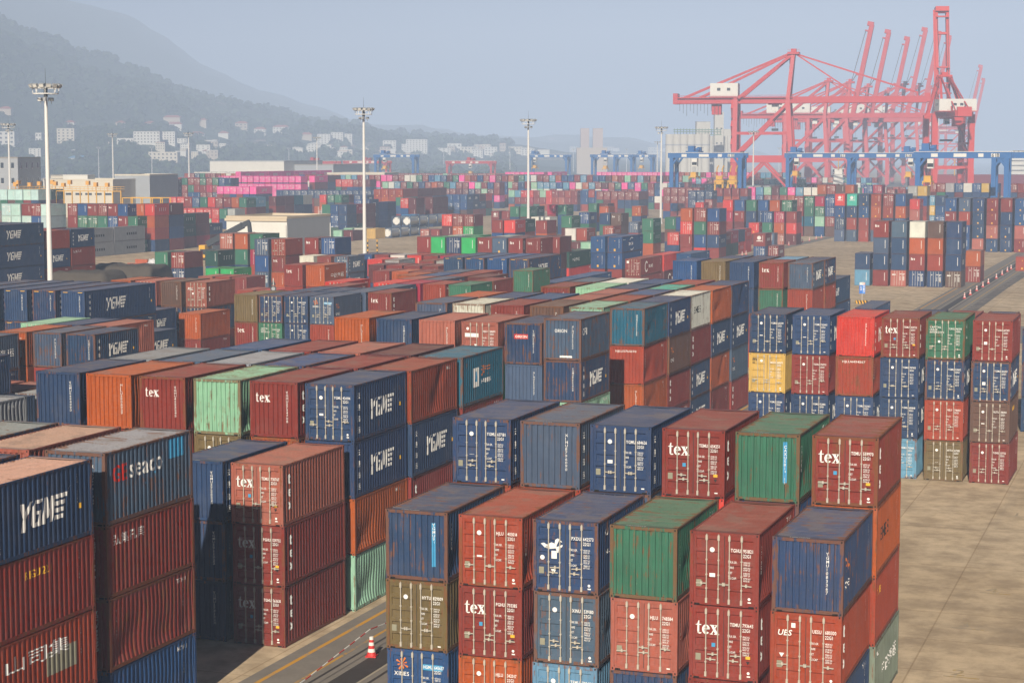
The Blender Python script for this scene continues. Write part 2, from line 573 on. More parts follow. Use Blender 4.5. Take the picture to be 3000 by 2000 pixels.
def part_rod(H, x, z_handle, dirx):
    def f():
        mb = MB(); y = -0.022
        mb.tube((x, y, 0.10), (x, y, H - 0.07), 0.021, n=6, m=0, caps=False)
        for z in (0.19, H - 0.20):
            mb.box(x - 0.036, y - 0.025, z - 0.085, x + 0.036, y + 0.035, z + 0.085, 0)
        for z in (0.62, 1.10, 1.62):
            mb.box(x - 0.032, y - 0.018, z - 0.022, x + 0.032, y + 0.04, z + 0.022, 0)
        mb.beam((x, y - 0.03, z_handle), (x + dirx * 0.36, y - 0.03, z_handle - 0.015), 0.022, 0.035, 0)
        mb.box(x + dirx * 0.17 - 0.03, y - 0.045, z_handle - 0.06, x + dirx * 0.17 + 0.03, y + 0.03, z_handle + 0.05, 0)
        return mb.mesh('lock_rod', [M['rod']])
    return cached(('rd', H, x, z_handle, dirx), f)

# ------------------------------------------------------------------ lettering
LT = ['white', 'ltyellow', 'ltred', 'ltblack', 'ltorange', 'ltcyan', 'plaque', 'hole']
LM = [M[k] for k in LT]
PREF = {'n': 'YGMU', 'r': 'TGHU', 'e': 'HJLU', 'b': 'HGMU', 'p': 'HJLU', 'v': 'HYTU', 's': 'XINU', 'g': 'CAXU', 'o': 'HJLU', 'Y': 'MSCU', 'R': 'ZGLU', 'm': 'TEMU', 'i': 'YGLU', 'W': 'LYGU', 'w': 'HLTU', 't': 'HNGU'}

def put_flat(mb, polys, y, m):
    for P in polys:
        mb.face([(s, y, t) for s, t in P], m)

def door_text(code, num, H, marks, key):
    """returns meshes for the left and the right leaf"""
    y = 0.0195
    R, Lf = MB(), MB()
    c4, _ = flat_text(code, 0.125, 0.017, squeeze=0.72)
    put_flat(R, shift(c4, 1.44, H - 0.66), y - 0.012, 0)
    n6, _ = flat_text(num[:6], 0.125, 0.017, squeeze=0.68)
    put_flat(R, shift(n6, 1.875, H - 0.66), y - 0.012, 0)
    t, _ = flat_text('22G1', 0.125, 0.017, squeeze=0.70)
    put_flat(R, shift(t, 1.875, H - 0.83), y - 0.012, 0)
    r = random.Random(num)
    for i, nm in enumerate(('MAX.GR.', 'TARE', 'NET', 'CU.CAP.')):
        z = H - 1.05 - i * 0.185
        t, _ = flat_text(nm, 0.080, 0.014, squeeze=0.66)
        put_flat(R, shift(t, 1.36, z), y - 0.012, 0)
        for k, un in ((0, ' KG'), (1, ' LB')):
            t, _ = flat_text('%d' % r.randint(20100, 69900) + un, 0.064, 0.011, squeeze=0.60)
            put_flat(R, shift(t, 1.89, z + 0.02 - k * 0.078), y - 0.012, 0)
    put_flat(R, rect(2.05, 0.19, 2.17, 0.235), y - 0.012, 0)
    put_flat(Lf, rect(0.235, 0.66, 0.42, 0.90), y - 0.012, 6)
    if 'x' in marks:
        put_flat(Lf, shift(serif_tex(0.46), 0.22, H - 1.0), y - 0.014, 0)
        put_flat(Lf, rect(0.80, 1.16, 0.93, 1.30), y - 0.012, 5)
        put_flat(R, rect(2.0, 0.82, 2.16, 0.92), y - 0.012, 1)
        put_flat(R, [[(2.08, 0.62), (2.15, 0.74), (2.01, 0.74)]], y - 0.012, 3)
    elif 'h' in marks:     # a pale running animal
        b = [[(0.30, 1.80), (0.42, 1.83), (0.55, 1.76), (0.62, 1.62), (0.45, 1.66)], [(0.45, 1.66), (0.62, 1.62), (0.88, 1.66), (0.90, 1.80), (0.70, 1.86), (0.55, 1.78)],
             [(0.82, 1.80), (0.90, 1.78), (1.00, 1.98), (0.94, 2.02), (0.84, 1.96)], [(0.94, 2.02), (1.00, 1.98), (1.10, 1.90), (1.06, 1.88)],
             [(0.84, 1.68), (0.98, 1.74), (1.12, 1.80), (1.10, 1.72), (0.92, 1.62)], [(0.86, 1.66), (0.98, 1.64), (0.96, 1.50), (0.92, 1.50)]]
        put_flat(Lf, shift(b, 0, -0.06), y - 0.014, 0)
        put_flat(Lf, disc(0.085, 12, 0.36, 1.24), y - 0.012, 0)
        put_flat(Lf, rect(0.70, 1.22, 0.90, 1.50), y - 0.012, 0)
        put_flat(Lf, [[(0.78, 0.66), (0.88, 0.84), (0.68, 0.84)]], y - 0.012, 0)
    elif 'S' in marks:
        t, _ = flat_text('UES', 0.20, 0.02, slant=0.2)
        put_flat(Lf, shift(t, 0.24, H - 0.80), y - 0.014, 0)
        put_flat(Lf, rect(0.72, H - 0.52, 0.86, H - 0.36), y - 0.012, 0)
        put_flat(Lf, [[(0.40, 1.02), (0.49, 1.17), (0.31, 1.17)]], y - 0.012, 0)
    elif 'X' in marks:
        put_flat(Lf, shift(star(0.50), 0.60, H - 0.55), y - 0.014, 4)
        t, _ = flat_text('XINES', 0.15, 0.01)
        put_flat(Lf, shift(t, 0.28, H - 1.0), y - 0.014, 0)
        put_flat(R, rect(1.42, H - 0.72, 2.2, H - 0.5), y - 0.010, 5)
    elif 'K' in marks:
        for i, s in enumerate(('CAPITAL', 'LEASE', 'INTERCON')):
            t, _ = flat_text(s, 0.12, 0.012)
            put_flat(Lf, shift(t, 0.24, H - 0.58 - 0.16 * i), y - 0.014, 0)
        put_flat(Lf, disc(0.08, 12, 0.84, 1.16), y - 0.012, 0)
    elif 'M' in marks:
        t, _ = flat_text('m', 0.28, 0.03)
        put_flat(Lf, shift(t, 0.24, H - 0.52), y - 0.014, 3)
        t, _ = flat_text('sc', 0.15, 0.03)
        put_flat(Lf, shift(t, 0.24, H - 0.68), y - 0.014, 3)
        put_flat(Lf, disc(0.09, 12, 0.84, H - 0.5), y - 0.012, 0)
    elif 'P' in marks:
        t, _ = flat_text('PLL', 0.26, 0.03, slant=0.25)
        put_flat(Lf, shift(t, 0.22, H - 0.82), y - 0.014, 0)
        put_flat(Lf, rect(0.74, H - 1.28, 0.92, H - 1.08), y - 0.012, 0)
    elif 'w' in marks:
        put_flat(Lf, rect(0.22, H - 0.98, 1.12, H - 0.74), y - 0.014, 0)
        put_flat(Lf, disc(0.09, 12, 0.40, H - 0.46), y - 0.012, 0)
        put_flat(Lf, [[(0.92, 1.02), (1.01, 1.17), (0.83, 1.17)]], y - 0.012, 0)
    elif 'q' in marks:
        put_flat(Lf, rect(0.24, H - 0.66, 0.62, H - 0.30), y - 0.014, 0)
    else:
        put_flat(Lf, disc(0.088, 14, 0.79, H - 0.62), y - 0.012, 0)
        if r.random() < 0.6: put_flat(Lf, rect(0.70, 1.0 + r.random() * 0.2, 0.90, 1.10 + r.random() * 0.2), y - 0.012, 0)
    if r.random() < 0.6: put_flat(R, disc(0.05, 10, 2.10, 0.33), y - 0.012, 0)
    return Lf.mesh('lettering', LM), R.mesh('lettering', LM)

def end_text(num, H, marks):
    mb = MB()
    za, zb = 0.15, H - 0.125
    def bulge(s, z): return math.sin(math.pi * max(0, min(1, (z - za) / (zb - za)))) * 0.020 * math.sin(s * 4.1 + z)
    def place(s, t, d): return (s, 0.022 + d + bulge(s, t), t)
    def under(s, t, d): return (s, 0.0245 + d + bulge(s, t), t)
    if '0' not in marks and 'N' not in marks:
        t, _ = flat_text(num[:11], 0.105, 0.03, vertical=True, squeeze=0.85, step=1.27)
        x = 1.84
        if 'C' in marks: conform(mb, rect(x - 0.03, 0.55, x + 0.10, H - 0.42), END, under, 5)
        if 'U' in marks: conform(mb, rect(x - 0.035, 0.75, x + 0.11, H - 0.30), END, under, 5)
        conform(mb, shift(t, x, H - 0.54), END, place, 0)
    if 'N' in marks:
        t, _ = flat_text(num[:11], 0.14, 0.014, squeeze=1.25)
        conform(mb, shift(t, 0.42, H - 0.42), END, place, 0)
    if 'x' in marks:
        conform(mb, shift(serif_tex(0.42), 0.26, H - 0.96), END, place, 0)
    if 'O' in marks:
        t, _ = flat_text('ORION', 0.21, 0.012, squeeze=0.8)
        conform(mb, shift(t, 0.70, H - 0.86), END, place, 0)
        conform(mb, rect(1.05, 0.18, 1.85, 0.30), END, place, 0)
    if 'Q' in marks:
        t, _ = flat_text('ORION', 0.16, 0.03, squeeze=1.0)
        conform(mb, rect(0.62, H - 1.0, 1.52, H - 0.70), END, under, 2)
        conform(mb, shift(t, 0.68, H - 0.93), END, place, 0)
    if 'q' in marks:
        conform(mb, rect(1.0, 0.30, 1.30, 0.66), END, place, 1)
        conform(mb, [[(1.16, H - 0.78), (1.24, H - 0.60), (1.08, H - 0.60)]], END, place, 1)
    if 'y' in marks:
        conform(mb, rect(0.22, H - 0.17, 0.7, H - 0.12), END, lambda s, t, d: (s, 0.005, t), 1)
        conform(mb, rect(1.75, H - 0.17, 2.22, H - 0.12), END, lambda s, t, d: (s, 0.005, t), 1)
    if 'l' in marks:
        conform(mb, disc(0.42, 14, 1.15, H - 0.95), END, place, 0)
        t, _ = flat_text('TELMES', 0.22, 0.03, squeeze=0.9)
        conform(mb, shift(t, 0.62, H - 1.70), END, place, 0)
    if 'g' in marks:
        t, _ = flat_text('INFINITY', 0.12, 0.02)
        conform(mb, shift(t, 0.72, H - 0.46), END, place, 0)
        conform(mb, disc(0.22, 12, 1.22, H - 0.90), END, place, 0)
    # worn white patches of old stencils along the head rail, lying on the roof edge
    t, _ = flat_text(num[:10], 0.085, 0.012)
    for P in shift(t, 0.55, 0.14):
        mb.face([(s, u, H - 0.0135) for s, u in P], 0)
    return mb.mesh('lettering', LM)

def side_text(L, H, marks, num):
    """lettering on the right-hand long side"""
    key = ('stx', L, H, marks if marks in ('Y', 'T', 'E', 'A', 'L', 'J', 'B', 'H', 'Z', 'O', 'K', 'D', 'X', 'F', 'V', 'c') else 'n' + num)
    def f():
        mb = MB(); l = LEN[L]; pts = SIDE[L]
        def place(s, t, d): return (W - 0.018 - d + 0.004, s, t)
        def back(s, t, d): return (W - 0.018 - d + 0.002, s, t)
        def txt(s, x, z, size, m=0, fat=0.015, vert=False, sq=1.0, slant=0.0, step=1.32):
            t, _ = flat_text(s, size, fat, vert, sq, slant, step)
            conform(mb, shift(t, x, z), pts, place, m)
        if marks == 'Y':
            k = 1.0 if L == 20 else 1.25
            conform(mb, shift(ygm(0.86 * k), 0.28 * l, H * 0.34), pts, place, 0)
            txt('云港海运', 0.05 * l + 0.1, H - 0.66, 0.22, 0, 0.0, True, 1.0, 0.0, 2.35)
            conform(mb, rect(l - 0.82, H * 0.40, l - 0.70, H * 0.47), pts, place, 1)
        elif marks == 'V':
            conform(mb, shift(ygm(0.78), 0.24 * l, H * 0.34), pts, place, 0)
        elif marks == 'T':
            txt('tex', 0.55, H - 0.85, 0.50, 0, 0.03, True, 0.8, 0.0, 1.1)
        elif marks == 'E':
            txt('GE', 0.50, H - 1.12, 0.60, 2, 0.02, sq=0.92)
            txt('seaco', 1.62, H - 1.10, 0.70, 0, 0.016, sq=0.95)
            conform(mb, rect(4.35, H - 0.85, 5.5, H - 0.14), pts, back, 5)
            for y, z in ((2.75, 1.12), (3.35, 1.42)):
                conform(mb, shift(disc(0.05, 7), y, z), pts, place, 5)
        elif marks == 'A':
            t, _ = flat_text('CMA CGM', 0.46, 0.035, squeeze=0.86)
            conform(mb, shift(t, 3.7, H * 0.42), pts, place, 0)
            conform(mb, band(arc(5.6, H * 0.5, 1.5, 1.05, 60, 140, 8), arc(5.6, H * 0.5, 1.42, 0.92, 60, 140, 8)), pts, place, 0)
            conform(mb, band(arc(5.6, H * 0.5, 1.5, 1.05, 240, 320, 8), arc(5.6, H * 0.5, 1.42, 0.92, 240, 320, 8)), pts, place, 0)
            txt('CMAU 561244', 0.5, H - 0.6, 0.16)
        elif marks == 'L':
            conform(mb, band(arc(3.3, H * 0.5, 0.85, 0.85, 40, 330, 16), arc(3.3, H * 0.5, 0.58, 0.62, 40, 330, 16)), pts, place, 0)
            txt('TELMES', 4.6, H * 0.42, 0.44, 0, 0.03)
        elif marks == 'J':
            txt('弘集孔宾', 0.42, H - 0.72, 0.30, 0, 0.0, False, 1.25)
        elif marks == 'c':
            txt('山司集', 0.7, H - 1.0, 0.42, 0, 0.01, False, 2.2)
            conform(mb, rect(3.1, 0.95, 4.9, 1.75), pts, back, 6)
        elif marks == 'F':
            txt('RIGU 221', 2.0, H - 0.75, 0.26, 1, 0.02)
        elif marks == 'B':
            txt('PZEE', 0.45, H - 0.78, 0.26, 1, 0.02)
        elif marks == 'H':
            conform(mb, rect(1.5, 0.85, 2.45, 1.85), pts, back, 0)
            conform(mb, [[(1.75, 1.15), (2.2, 1.1), (2.0, 1.7)]], pts, place, 5)
            txt('海宁', 2.75, 1.4, 0.42, 4, 0.01, sq=1.2)
            txt('HAINING', 2.75, 0.95, 0.24, 0, 0.02)
        elif marks == 'Z':
            txt('中谷海运', 1.7, H * 0.40, 0.44, 0, 0.01, False, 1.5)
            txt('ZGLU', 0.4, H - 0.52, 0.2)
        elif marks == 'O':
            txt('ORI', 0.35, H - 1.05, 0.46, 0, 0.0, sq=0.8)
        elif marks == 'K':
            txt('CA', 0.9, H - 0.62, 0.26); txt('INTL', 1.0, H - 1.3, 0.16)
        elif marks == 'D':
            txt('EMES', 0.9, H * 0.46, 0.50, 3, 0.01, sq=1.3)
        elif marks == 'X':
            conform(mb, shift(star(0.7), 0.9, H - 0.9), pts, place, 4)
            txt('XINES', 0.45, H - 1.75, 0.24, 0)
        else:
            txt(num[:4], l - 1.35, H - 0.42, 0.16, 0, 0.01)
            txt(num[4:], 0.45, H - 0.60, 0.13, 0, 0.012, True)
        # small code column near the far end
        t, _ = flat_text('22G1 2200', 0.085, 0.008, vertical=True)
        conform(mb, shift(t, l - 0.95 if L == 20 else l - 1.1, H - 0.45), pts, place, 0)
        return mb.mesh('lettering', LM)
    return cached(key, f)

def roof_text(H, num):
    pass

# ------------------------------------------------------------------ colours
PAL = {'n': ((0.027, 0.056, 0.126), 'navy blue'), 'b': ((0.024, 0.072, 0.19), 'blue'), 's': ((0.070, 0.105, 0.165), 'slate blue'),
       'l': ((0.13, 0.29, 0.42), 'light blue'), 't': ((0.018, 0.12, 0.19), 'teal blue'), 'r': ((0.22, 0.036, 0.026), 'red brown'),
       'e': ((0.30, 0.050, 0.024), 'rust red'), 'o': ((0.39, 0.085, 0.020), 'orange'), 'm': ((0.12, 0.028, 0.026), 'dark maroon'),
       'p': ((0.37, 0.115, 0.08), 'faded salmon'), 'w': ((0.125, 0.07, 0.052), 'brown'), 'v': ((0.16, 0.115, 0.05), 'olive brown'),
       'g': ((0.045, 0.155, 0.095), 'green'), 'd': ((0.022, 0.075, 0.055), 'dark green'), 'i': ((0.30, 0.52, 0.36), 'mint green'),
       'W': ((0.72, 0.70, 0.62), 'cream white'), 'y': ((0.38, 0.39, 0.37), 'grey'), 'Y': ((0.62, 0.39, 0.10), 'yellow'),
       'G': ((0.03, 0.36, 0.10), 'bright green'), 'R': ((0.56, 0.045, 0.03), 'bright red'), 'P': ((0.85, 0.10, 0.34), 'pink'),
       'c': ((0.36, 0.02, 0.05), 'crimson'), 'z': ((0.48, 0.30, 0.22), 'faded tan'), 'a': ((0.06, 0.40, 0.30), 'aqua green'),
       'I': ((0.50, 0.68, 0.64), 'pale aqua'), 'k': ((0.18, 0.22, 0.17), 'grey green'), 'q': ((0.27, 0.29, 0.30), 'pale grey')}
def jig(c, r, k=0.10):
    f = 0.92 * (1 + r.uniform(-k, k)); mn = sum(c) / 3
    c = tuple(mn + (v - mn) * 1.10 for v in c)
    return tuple(max(0.005, v * f * (1 + r.uniform(-0.05, 0.05))) for v in c)
# ------------------------------------------------------------------ stacks: survey of the yard
import re
SPECS, HIDDEN = [], []
ORD = ['first', 'second', 'third', 'fourth', 'fifth', 'sixth', 'seventh', 'eighth', 'ninth', 'tenth', 'eleventh', 'twelfth', 'thirteenth', 'fourteenth', 'fifteenth', 'sixteenth', 'seventeenth', 'eighteenth', 'nineteenth', 'twentieth']
TOK = re.compile(r'(!?)([a-zA-Z])(?:\^([a-zA-Z]))?(?:#([^@%]*))?(?:@(\w))?(?:%([\d.]+))?$')

def row(loc, Y, X0, step, stacks, lv, L=20, H=H20, dz=0.0, xs=None, yj=0.10, fill=True):
    """one line of stacks across the block; each stack lists its visible containers from the top down"""
    if isinstance(stacks, str): stacks = stacks.split()
    n = sum(1 for s in stacks if s != '.')
    k = 0
    r = random.Random(hash((round(Y, 1), round(X0, 1))) & 0xffff)
    for i, st in enumerate(stacks):
        if st == '.': continue
        k += 1
        lev = lv
        if st[1:2] == ':':
            lev = int(st[0]); st = st[2:]
        toks = st.split('/')
        X = xs[i] if xs else X0 + step * i
        y0 = Y + r.uniform(-yj, yj)
        vis = 0
        for t in range(lev):
            z = H * (lev - 1 - t) + dz
            if t < len(toks) and toks[t] != '-':
                m = TOK.match(toks[t])
                if not m: raise ValueError(toks[t])
                vis += 1
                SPECS.append(dict(X=X + r.uniform(-0.03, 0.03), Y=y0 + r.uniform(-0.04, 0.04), z=max(0.0, z), L=L, H=H, door=bool(m[1]), c=m[2], fm=m[4] or '', sm=m[5] or '', rf=m[3],
                                  wear=float(m[6]) if m[6] else None, loc=loc, i=k, n=n, t=t, lev=lev))
            elif fill:
                HIDDEN.append((X, y0, max(0.0, z), L, H, r.choice('nnrrreobwgm'), False))

ZW = {'j1': (4.523, 0, 480), 'j2': (4.523, 480, 480), 'j3': (4.523, 960, 480), 'j4': (4.523, 1440, 480), 'j5': (4.523, 1920, 480), 'j6': (3.92, 2400, 480),
      'i1': (4.523, 0, 640), 'i2': (4.523, 440, 660), 'i3': (4.523, 880, 660), 'i4': (4.523, 1300, 640), 'i5': (4.523, 1720, 640), 'i6': (4.523, 2120, 640)}

def survey(win, u, v):
    s, ox, oy = ZW[win]
    return ox + u / s, oy + v / s

def frow(loc, win, u, v, lv, du, stacks, L=20, deep=None):
    """a line of stacks further off: first top corner and stack spacing measured on the photograph"""
    hh = HC if lv[0] == 'H' else H20
    k = int(lv[1])
    px, py = survey(win, u, v)
    X, Y = on_level(px, py, k * hh)
    step = du / ZW[win][0] * depth_of(X, Y) / FPX / CY
    if isinstance(stacks, str): stacks = stacks.split()
    row(loc, Y, X, max(2.52, step), stacks, k, L, hh, yj=0.15)
    n = len(stacks) - 1
    return X + max(2.52, step) * n, Y

def deep(loc, X, Y, stacks, lv, L=20, H=H20, step=None):
    """stacks one behind the other, whose long sides show"""
    for i, st in enumerate(stacks.split()):
        if st != '.':
            row(loc + (' bay %s' % ORD[i] if False else ''), Y + i * (step or LEN[L] + 0.22), X, 2.9, [st], lv, L, H)

NR = 2.87
# --- near block between the tracks and the open ground
row('nearest row', 61.9, -27.32, NR, 'n#C%0.85/!v/!b#X !e/!r#x/!o !n#h@K/!s/!l g#0%0.85/!p/n !r/!r#x@T/r n@X%0.85/!e#S@T/n', 3)
row('second nearest row', 68.05, -27.1, 2.855, '!n@Y/!e s@Y/e !n@Y/!s !r#x@T/R g#U%0.8/b !r#x@T/o@D%0.5/e@B/k@Z', 4)
# --- tex block over the lane
row('shaded row over the lane', 69.2, -40.5, NR, 'n@Y/n/n !p#x@T%0.5/!r#x@T/!r#x@T', 3)
row('long roof row over lane', 76.1, -51.9, 2.88, 'n%0.5/n o/r r#x/e i#0%0.85/!v r#x@T/o !n@Y/n@Y/o/i', 4)
row('second roof row over lane', 82.3, -51.7, 2.88, 'q s q b r e%0.6/n@Y/r@T', 4)
row('third roof row over lane', 88.7, -51.6, 2.88, '. b r p m t@H/r', 4)
# --- rusty lettered pair row
row('row with rust streaked blues', 108.6, -51.4, 2.92, 'o n p !p#w n#Q%0.85/s@Y', 4)
row('row with rust streaked blues', 108.9, -37.25, 2.9, ['s#O@O%0.9/n@Y/i'], 4, dz=0.32)
# --- high block with the teal front container
row('high block front row', 121.6, -51.3, 2.88, 's%0.8 W#0%0.9 r#x w i%0.8 t%0.9/e#N/o/r', 4)
row('high block second row', 127.75, -51.2, 2.88, 'o n b p e n@Y/w@X/r@T/r', 4)
row('high block third row', 133.95, -51.2, 2.88, '. . . p b W@D%0.8/r@T/n@Y/n@Y', 4)
row('high block fourth row', 140.15, -51.1, 2.88, '. r#x i n a o%0.6/n@Y/o/r', 4)
row('high block fifth row', 146.35, -51.0, 2.88, '. s W b e n/n@Y/s@X/r@T', 4)
# --- block with the olive container, seen past the high block
row('row beside olive container', 179.4, -47.9, 2.87, 'b/n v n/n r#x/g#%0.8 s@Y/e', 4)
row('row behind olive container', 185.6, -47.8, 2.87, '. n n l n@Y/e', 4)
row('lone navy pair behind', 191.7, -36.9, 2.87, ['n@V/n'], 3, L=40)
row('low row by the sign', 224.2, -37.3, 2.87, ['n'], 1, L=40)
# --- open ground block right
row('tall door row', 120.3, -26.95, 2.872, '!n@Y/!Y#M/!n@Y !n@Y/!r/!n@Y R@Y%0.4/e#N/!n@Y !r#x@T/!n@Y/!n@Y/!l !g#K@K%0.8/!n@Y/!e/!v !r/!n@Y/!w@F/!r', 4)
row('tall door row edge', 144.0, -11.4, 2.87, ['!n/!n/!n'], 3)
row('roofs behind door row', 154.0, -21.2, 2.9, 'n r n', 3)
# --- nearest left stacks
row('dark near stack', 55.35, -43.35, 2.93, 's^q%0.7 p^z%0.4 s^q@E%0.9/r@J%0.8/r/b', 4)
row('front left stack', 48.25, -40.2, 2.93, 'n%0.8 n^z@Y%0.5/r@F/e@c', 4)
row('dark near stack behind', 61.85, -49.2, 2.93, 'q . .', 4)
# --- left middle block
row('worn blue row', 116.7, -82.6, 2.9, 'o s%0.9 n@Y%0.8', 3)
row('worn blue row front', 109.6, -82.55, 2.9, ['s@Z%0.7/n'], 3)
row('mint door row', 122.9, -85.0, 2.9, '!i n p', 3)
row('navy stack at left edge', 97.1, -74.6, 2.87, ['n%0.5/n'], 3)
row('low roofs at left', 103.4, -80.7, 2.87, 'w p p q', 2)
row('low roofs at left edge', 96.7, -75.5, 2.87, 'q n@V', 2)
# --- long navy row
row('long navy row', 143.1, -106.7, 3.02, 'n#y@Y/n#y n#y@Y/n#y n#y@Y/n#y n#y@Y/n#y n#y@Y/n#y', 3, L=40, H=HC)
row('navy beside orange', 141.9, -88.2, 2.9, ['n@Y'], 2)
row('navy beside orange', 162.5, -100.1, 2.9, ['n@V', '.', 'o%0.5/r'], 2, xs=[-100.1, 0, -93.9])
row('row with salmon doors', 169.3, -105.9, 2.98, 'o !p w%0.7/!n !p#P@T/!n@V', 3)
# --- left lane block with the olive front
row('olive and navy door row', 155.5, -84.0, 2.62, 'v%0.5/r#x !n/!g#K !n/!n !s#X@X/e', 3)
row('row behind navy doors', 162.1, -83.8, 2.65, '. n n s@Z r#x@T', 3)
row('row behind navy doors', 168.4, -83.8, 2.65, '. !r . s', 3)
row('row of low red ends', 174.9, -83.8, 2.75, '!R . !R c e@Z g', 3)
row('row of low red ends', 181.2, -78.4, 2.8, 'p s . !r#S@T', 3)
row('roofs behind red ends', 187.4, -81.2, 2.8, 'o b r m', 3)
row('roofs behind red ends', 193.7, -78.6, 2.8, 's e', 3)
row('lone green container', 199.6, -72.1, 2.8, ['g%0.8'], 3)
# --- blue forty footers
row('row of long blues', 206.5, -83.4, 2.8, 'n#y@V b#y b#y n#y@Y', 3, L=40, H=HC)
row('low long blue roof', 207.2, -72.5, 2.8, ['b#y'], 2, L=40, H=HC)
row('low long blue roof', 219.6, -72.5, 2.8, ['b'], 2, L=40, H=HC)
# --- row with tex long reds
row('row of greens and reds', 278.0, -116.9, 2.62, 'r/!r G#g/r !n G#g r#x@T s#q r#x@T', 3, yj=0.3)
row('end of long red row', 278.4, -98.3, 2.8, ['r#x@T/d'], 3, L=40)
row('behind long reds', 284.5, -114.0, 2.8, 'W G . W r s r', 3)
gx_, gy_ = on_level(1300 + 1665 / 4.523, 640 + 447 / 4.523, 5.18)
row('dark green lettered row', gy_, gx_ - W - 3.3, 3.3, ['g@Z', 'd@Z/R'], 2, L=40)
row('low mint roofs', 262.0, -97.0, 2.8, 'a e W', 1, H=HC)
# --- blue pair with yellow stickers
row('blue pair with stickers', 287.9, -90.6, 2.85, 'b#q/b#q b#q@A/b#q', 3, L=40, H=2.6)
row('circle lettered brown', 272.3, -80.2, 2.8, ['!r#q@L/r'], 2, L=40)
row('red beside circle lettered', 284.8, -79.9, 2.8, ['R/m@L'], 2, L=40)
row('long blue beside red', 290.0, -76.9, 2.8, ['b/n'], 2, L=40)
row('low bright red end', 304.1, -80.8, 2.8, ['R'], 1, L=20)
# --- red group by the mast foot
row('maroon row by orange end', 200.7, -101.5, 2.75, 'r#x o@Z%0.4', 3)
row('row above orange end', 263.5, -130.6, 2.95, 'W#0 r !s@Y/!s@Y', 2)
row('stack with blue doors', 262.0, -137.7, 2.9, '!s/b/!s !e/r#x/o', 3)
row('maroon row by mast', 268.5, -132.2, 2.9, 'r#x@T !b', 3)
row('green and orange stacks', 278.8, -153.0, 2.8, '!p/r o/g g@Z/!c#q@T', 3)
row('stacks by brown mounds', 266.2, -158.2, 3.1, 'g/R !r/!n', 2)
row('stacks by brown mounds', 273.0, -152.6, 3.1, ['d@Z'], 2)
row('bright green pair', 267.9, -149.8, 2.75, 'G#g G#g@Z', 1)
row('low red roofs', 232.0, -104.0, 2.8, 'r o r#x m', 2)
row('low red roofs behind', 245.0, -110.5, 2.8, 'm r r r', 2)
row('low red roofs further', 258.0, -116.5, 2.8, 'R y . r y', 2)
row('low red roofs furthest', 271.0, -124.0, 2.8, 'b r W R r c', 2)
row('dark teal low container', 214.0, -104.5, 2.8, ['t'], 2)
row('low reds behind tarps', 250.0, -141.0, 2.9, 'p e r', 1)
row('low orange roofs', 226.0, -121.5, 2.9, 'e R', 1)
# --- far left navy pile
row('tall navy pile', 208.2, -156.6, 2.95, 'n/n n/n n@Y/n@Y/n@Y', 4, L=40, H=HC)
row('second pile at left', 220.9, -150.9, 2.95, ['e@T/n@Y/r'], 4)
row('third pile at left', 227.4, -150.9, 2.95, ['n@Y/e@J/e'], 4)
# --- open ground stacks right
row('freestanding stacks on concrete', 300.8, -50.2, 2.86, '2:n@V/l r#x@T/s@V/n@V/r s#N/n/n/!p W#0/o/r#x/!n w@Z/o/e/!n n@V/n@V/n@V/!w', 4)
row('small pair beside freestanding stacks', 315.0, -34.4, 2.86, ['o/!r'], 2)
row('single red on concrete', 349.0, -29.2, 2.86, ['e#q'], 1)
row('lone slate box on concrete', 430.0, -93.0, 2.9, ['s#q'], 1, H=HC)
row('high stickered row', 456.4, -81.3, 2.93, 'R#l/b#q/!n/s a#l/n#q/e/s n#q/b#q/e/e e#q/o#q/e/s#q !r/e#q/n#q/e b/o#q/!b/n', 4, L=40, H=HC)
row('tall stickered row at right', 416.6, -50.1, 2.96, 'b#q/r#x s#q/e/b/b n#q/n#q/n#q/p r#q/r#q/p#q/n#q r/n/n#q/n#q b#q/b#q/p/r#q b#q/n#q/r/r', 4, L=40, H=HC)
NNEAR = len(SPECS)
# --- further stacks, measured as seen
a = frow('side row by mast', 'j2', 2062, 412, 'S3', 105, 'R !g g@Z'); deep('side row by mast', a[0], a[1] + 6.3, 'm n', 3)
a = frow('three high by mast', 'j2', 2092, 540, 'S3', 60, '- b/!b/!b n/n/n'); deep('three high by mast', a[0], a[1] + 6.3, 'c@Z/m/d@Z m/m/m', 3)
a = frow('navy pile by tanks', 'j3', 345, 470, 'H3', 60, '!b/!b/!b n@Y/n@Y/n'); deep('navy pile by tanks', a[0], a[1] + 6.3, 'b/b/b n/n/n', 3)
a = frow('low mint boxes', 'j2', 2060, 850, 'S1', 150, '!i'); frow('low mint boxes', 'j3', 75, 880, 'S1', 140, 'i m'); frow('low mint boxes', 'j3', 215, 850, 'S1', 140, 'i W')
a = frow('pale mint row', 'j1', 20, 528, 'S4', 129, '!I/!I I/I r/!I !r/b I@Z/!I')
a = frow('row behind white boxes', 'j1', 897, 528, 'S4', 123, '!r/r b/!g r#x/!g !r#x/g r#x/!b b@Z/r#x/!r/!n 3:g@Z/r#x@T/g@Z')
deep('dark green side row', a[0], a[1] + 12.6, '3:c@Z/d@Z/n 3:d@Z/d@Z/r 3:m/m/c 2:n@Z/m', 3)
a = frow('red sided row', 'j1', 1785, 530, 'S4', 100, 'o R@Z'); deep('red sided row', a[0], a[1] + 6.3, 'm@T', 4)
a = frow('top mint row', 'j1', -5, 340, 'H4', 105, 'I I I !I I@Z'); deep('top mint row', a[0], a[1] + 6.3, 'd@Z', 4, H=HC)
dx_, dy_, _z = ray(206.7, 657)
row('white reefers', 328.4, dx_ / dy_ * 328.4, 2.9, ['q@D/q@D'], 2, L=40, H=HC); row('white reefers behind', 340.9, dx_ / dy_ * 328.4, 2.9, ['q@D/q@D'], 2, L=40, H=HC)
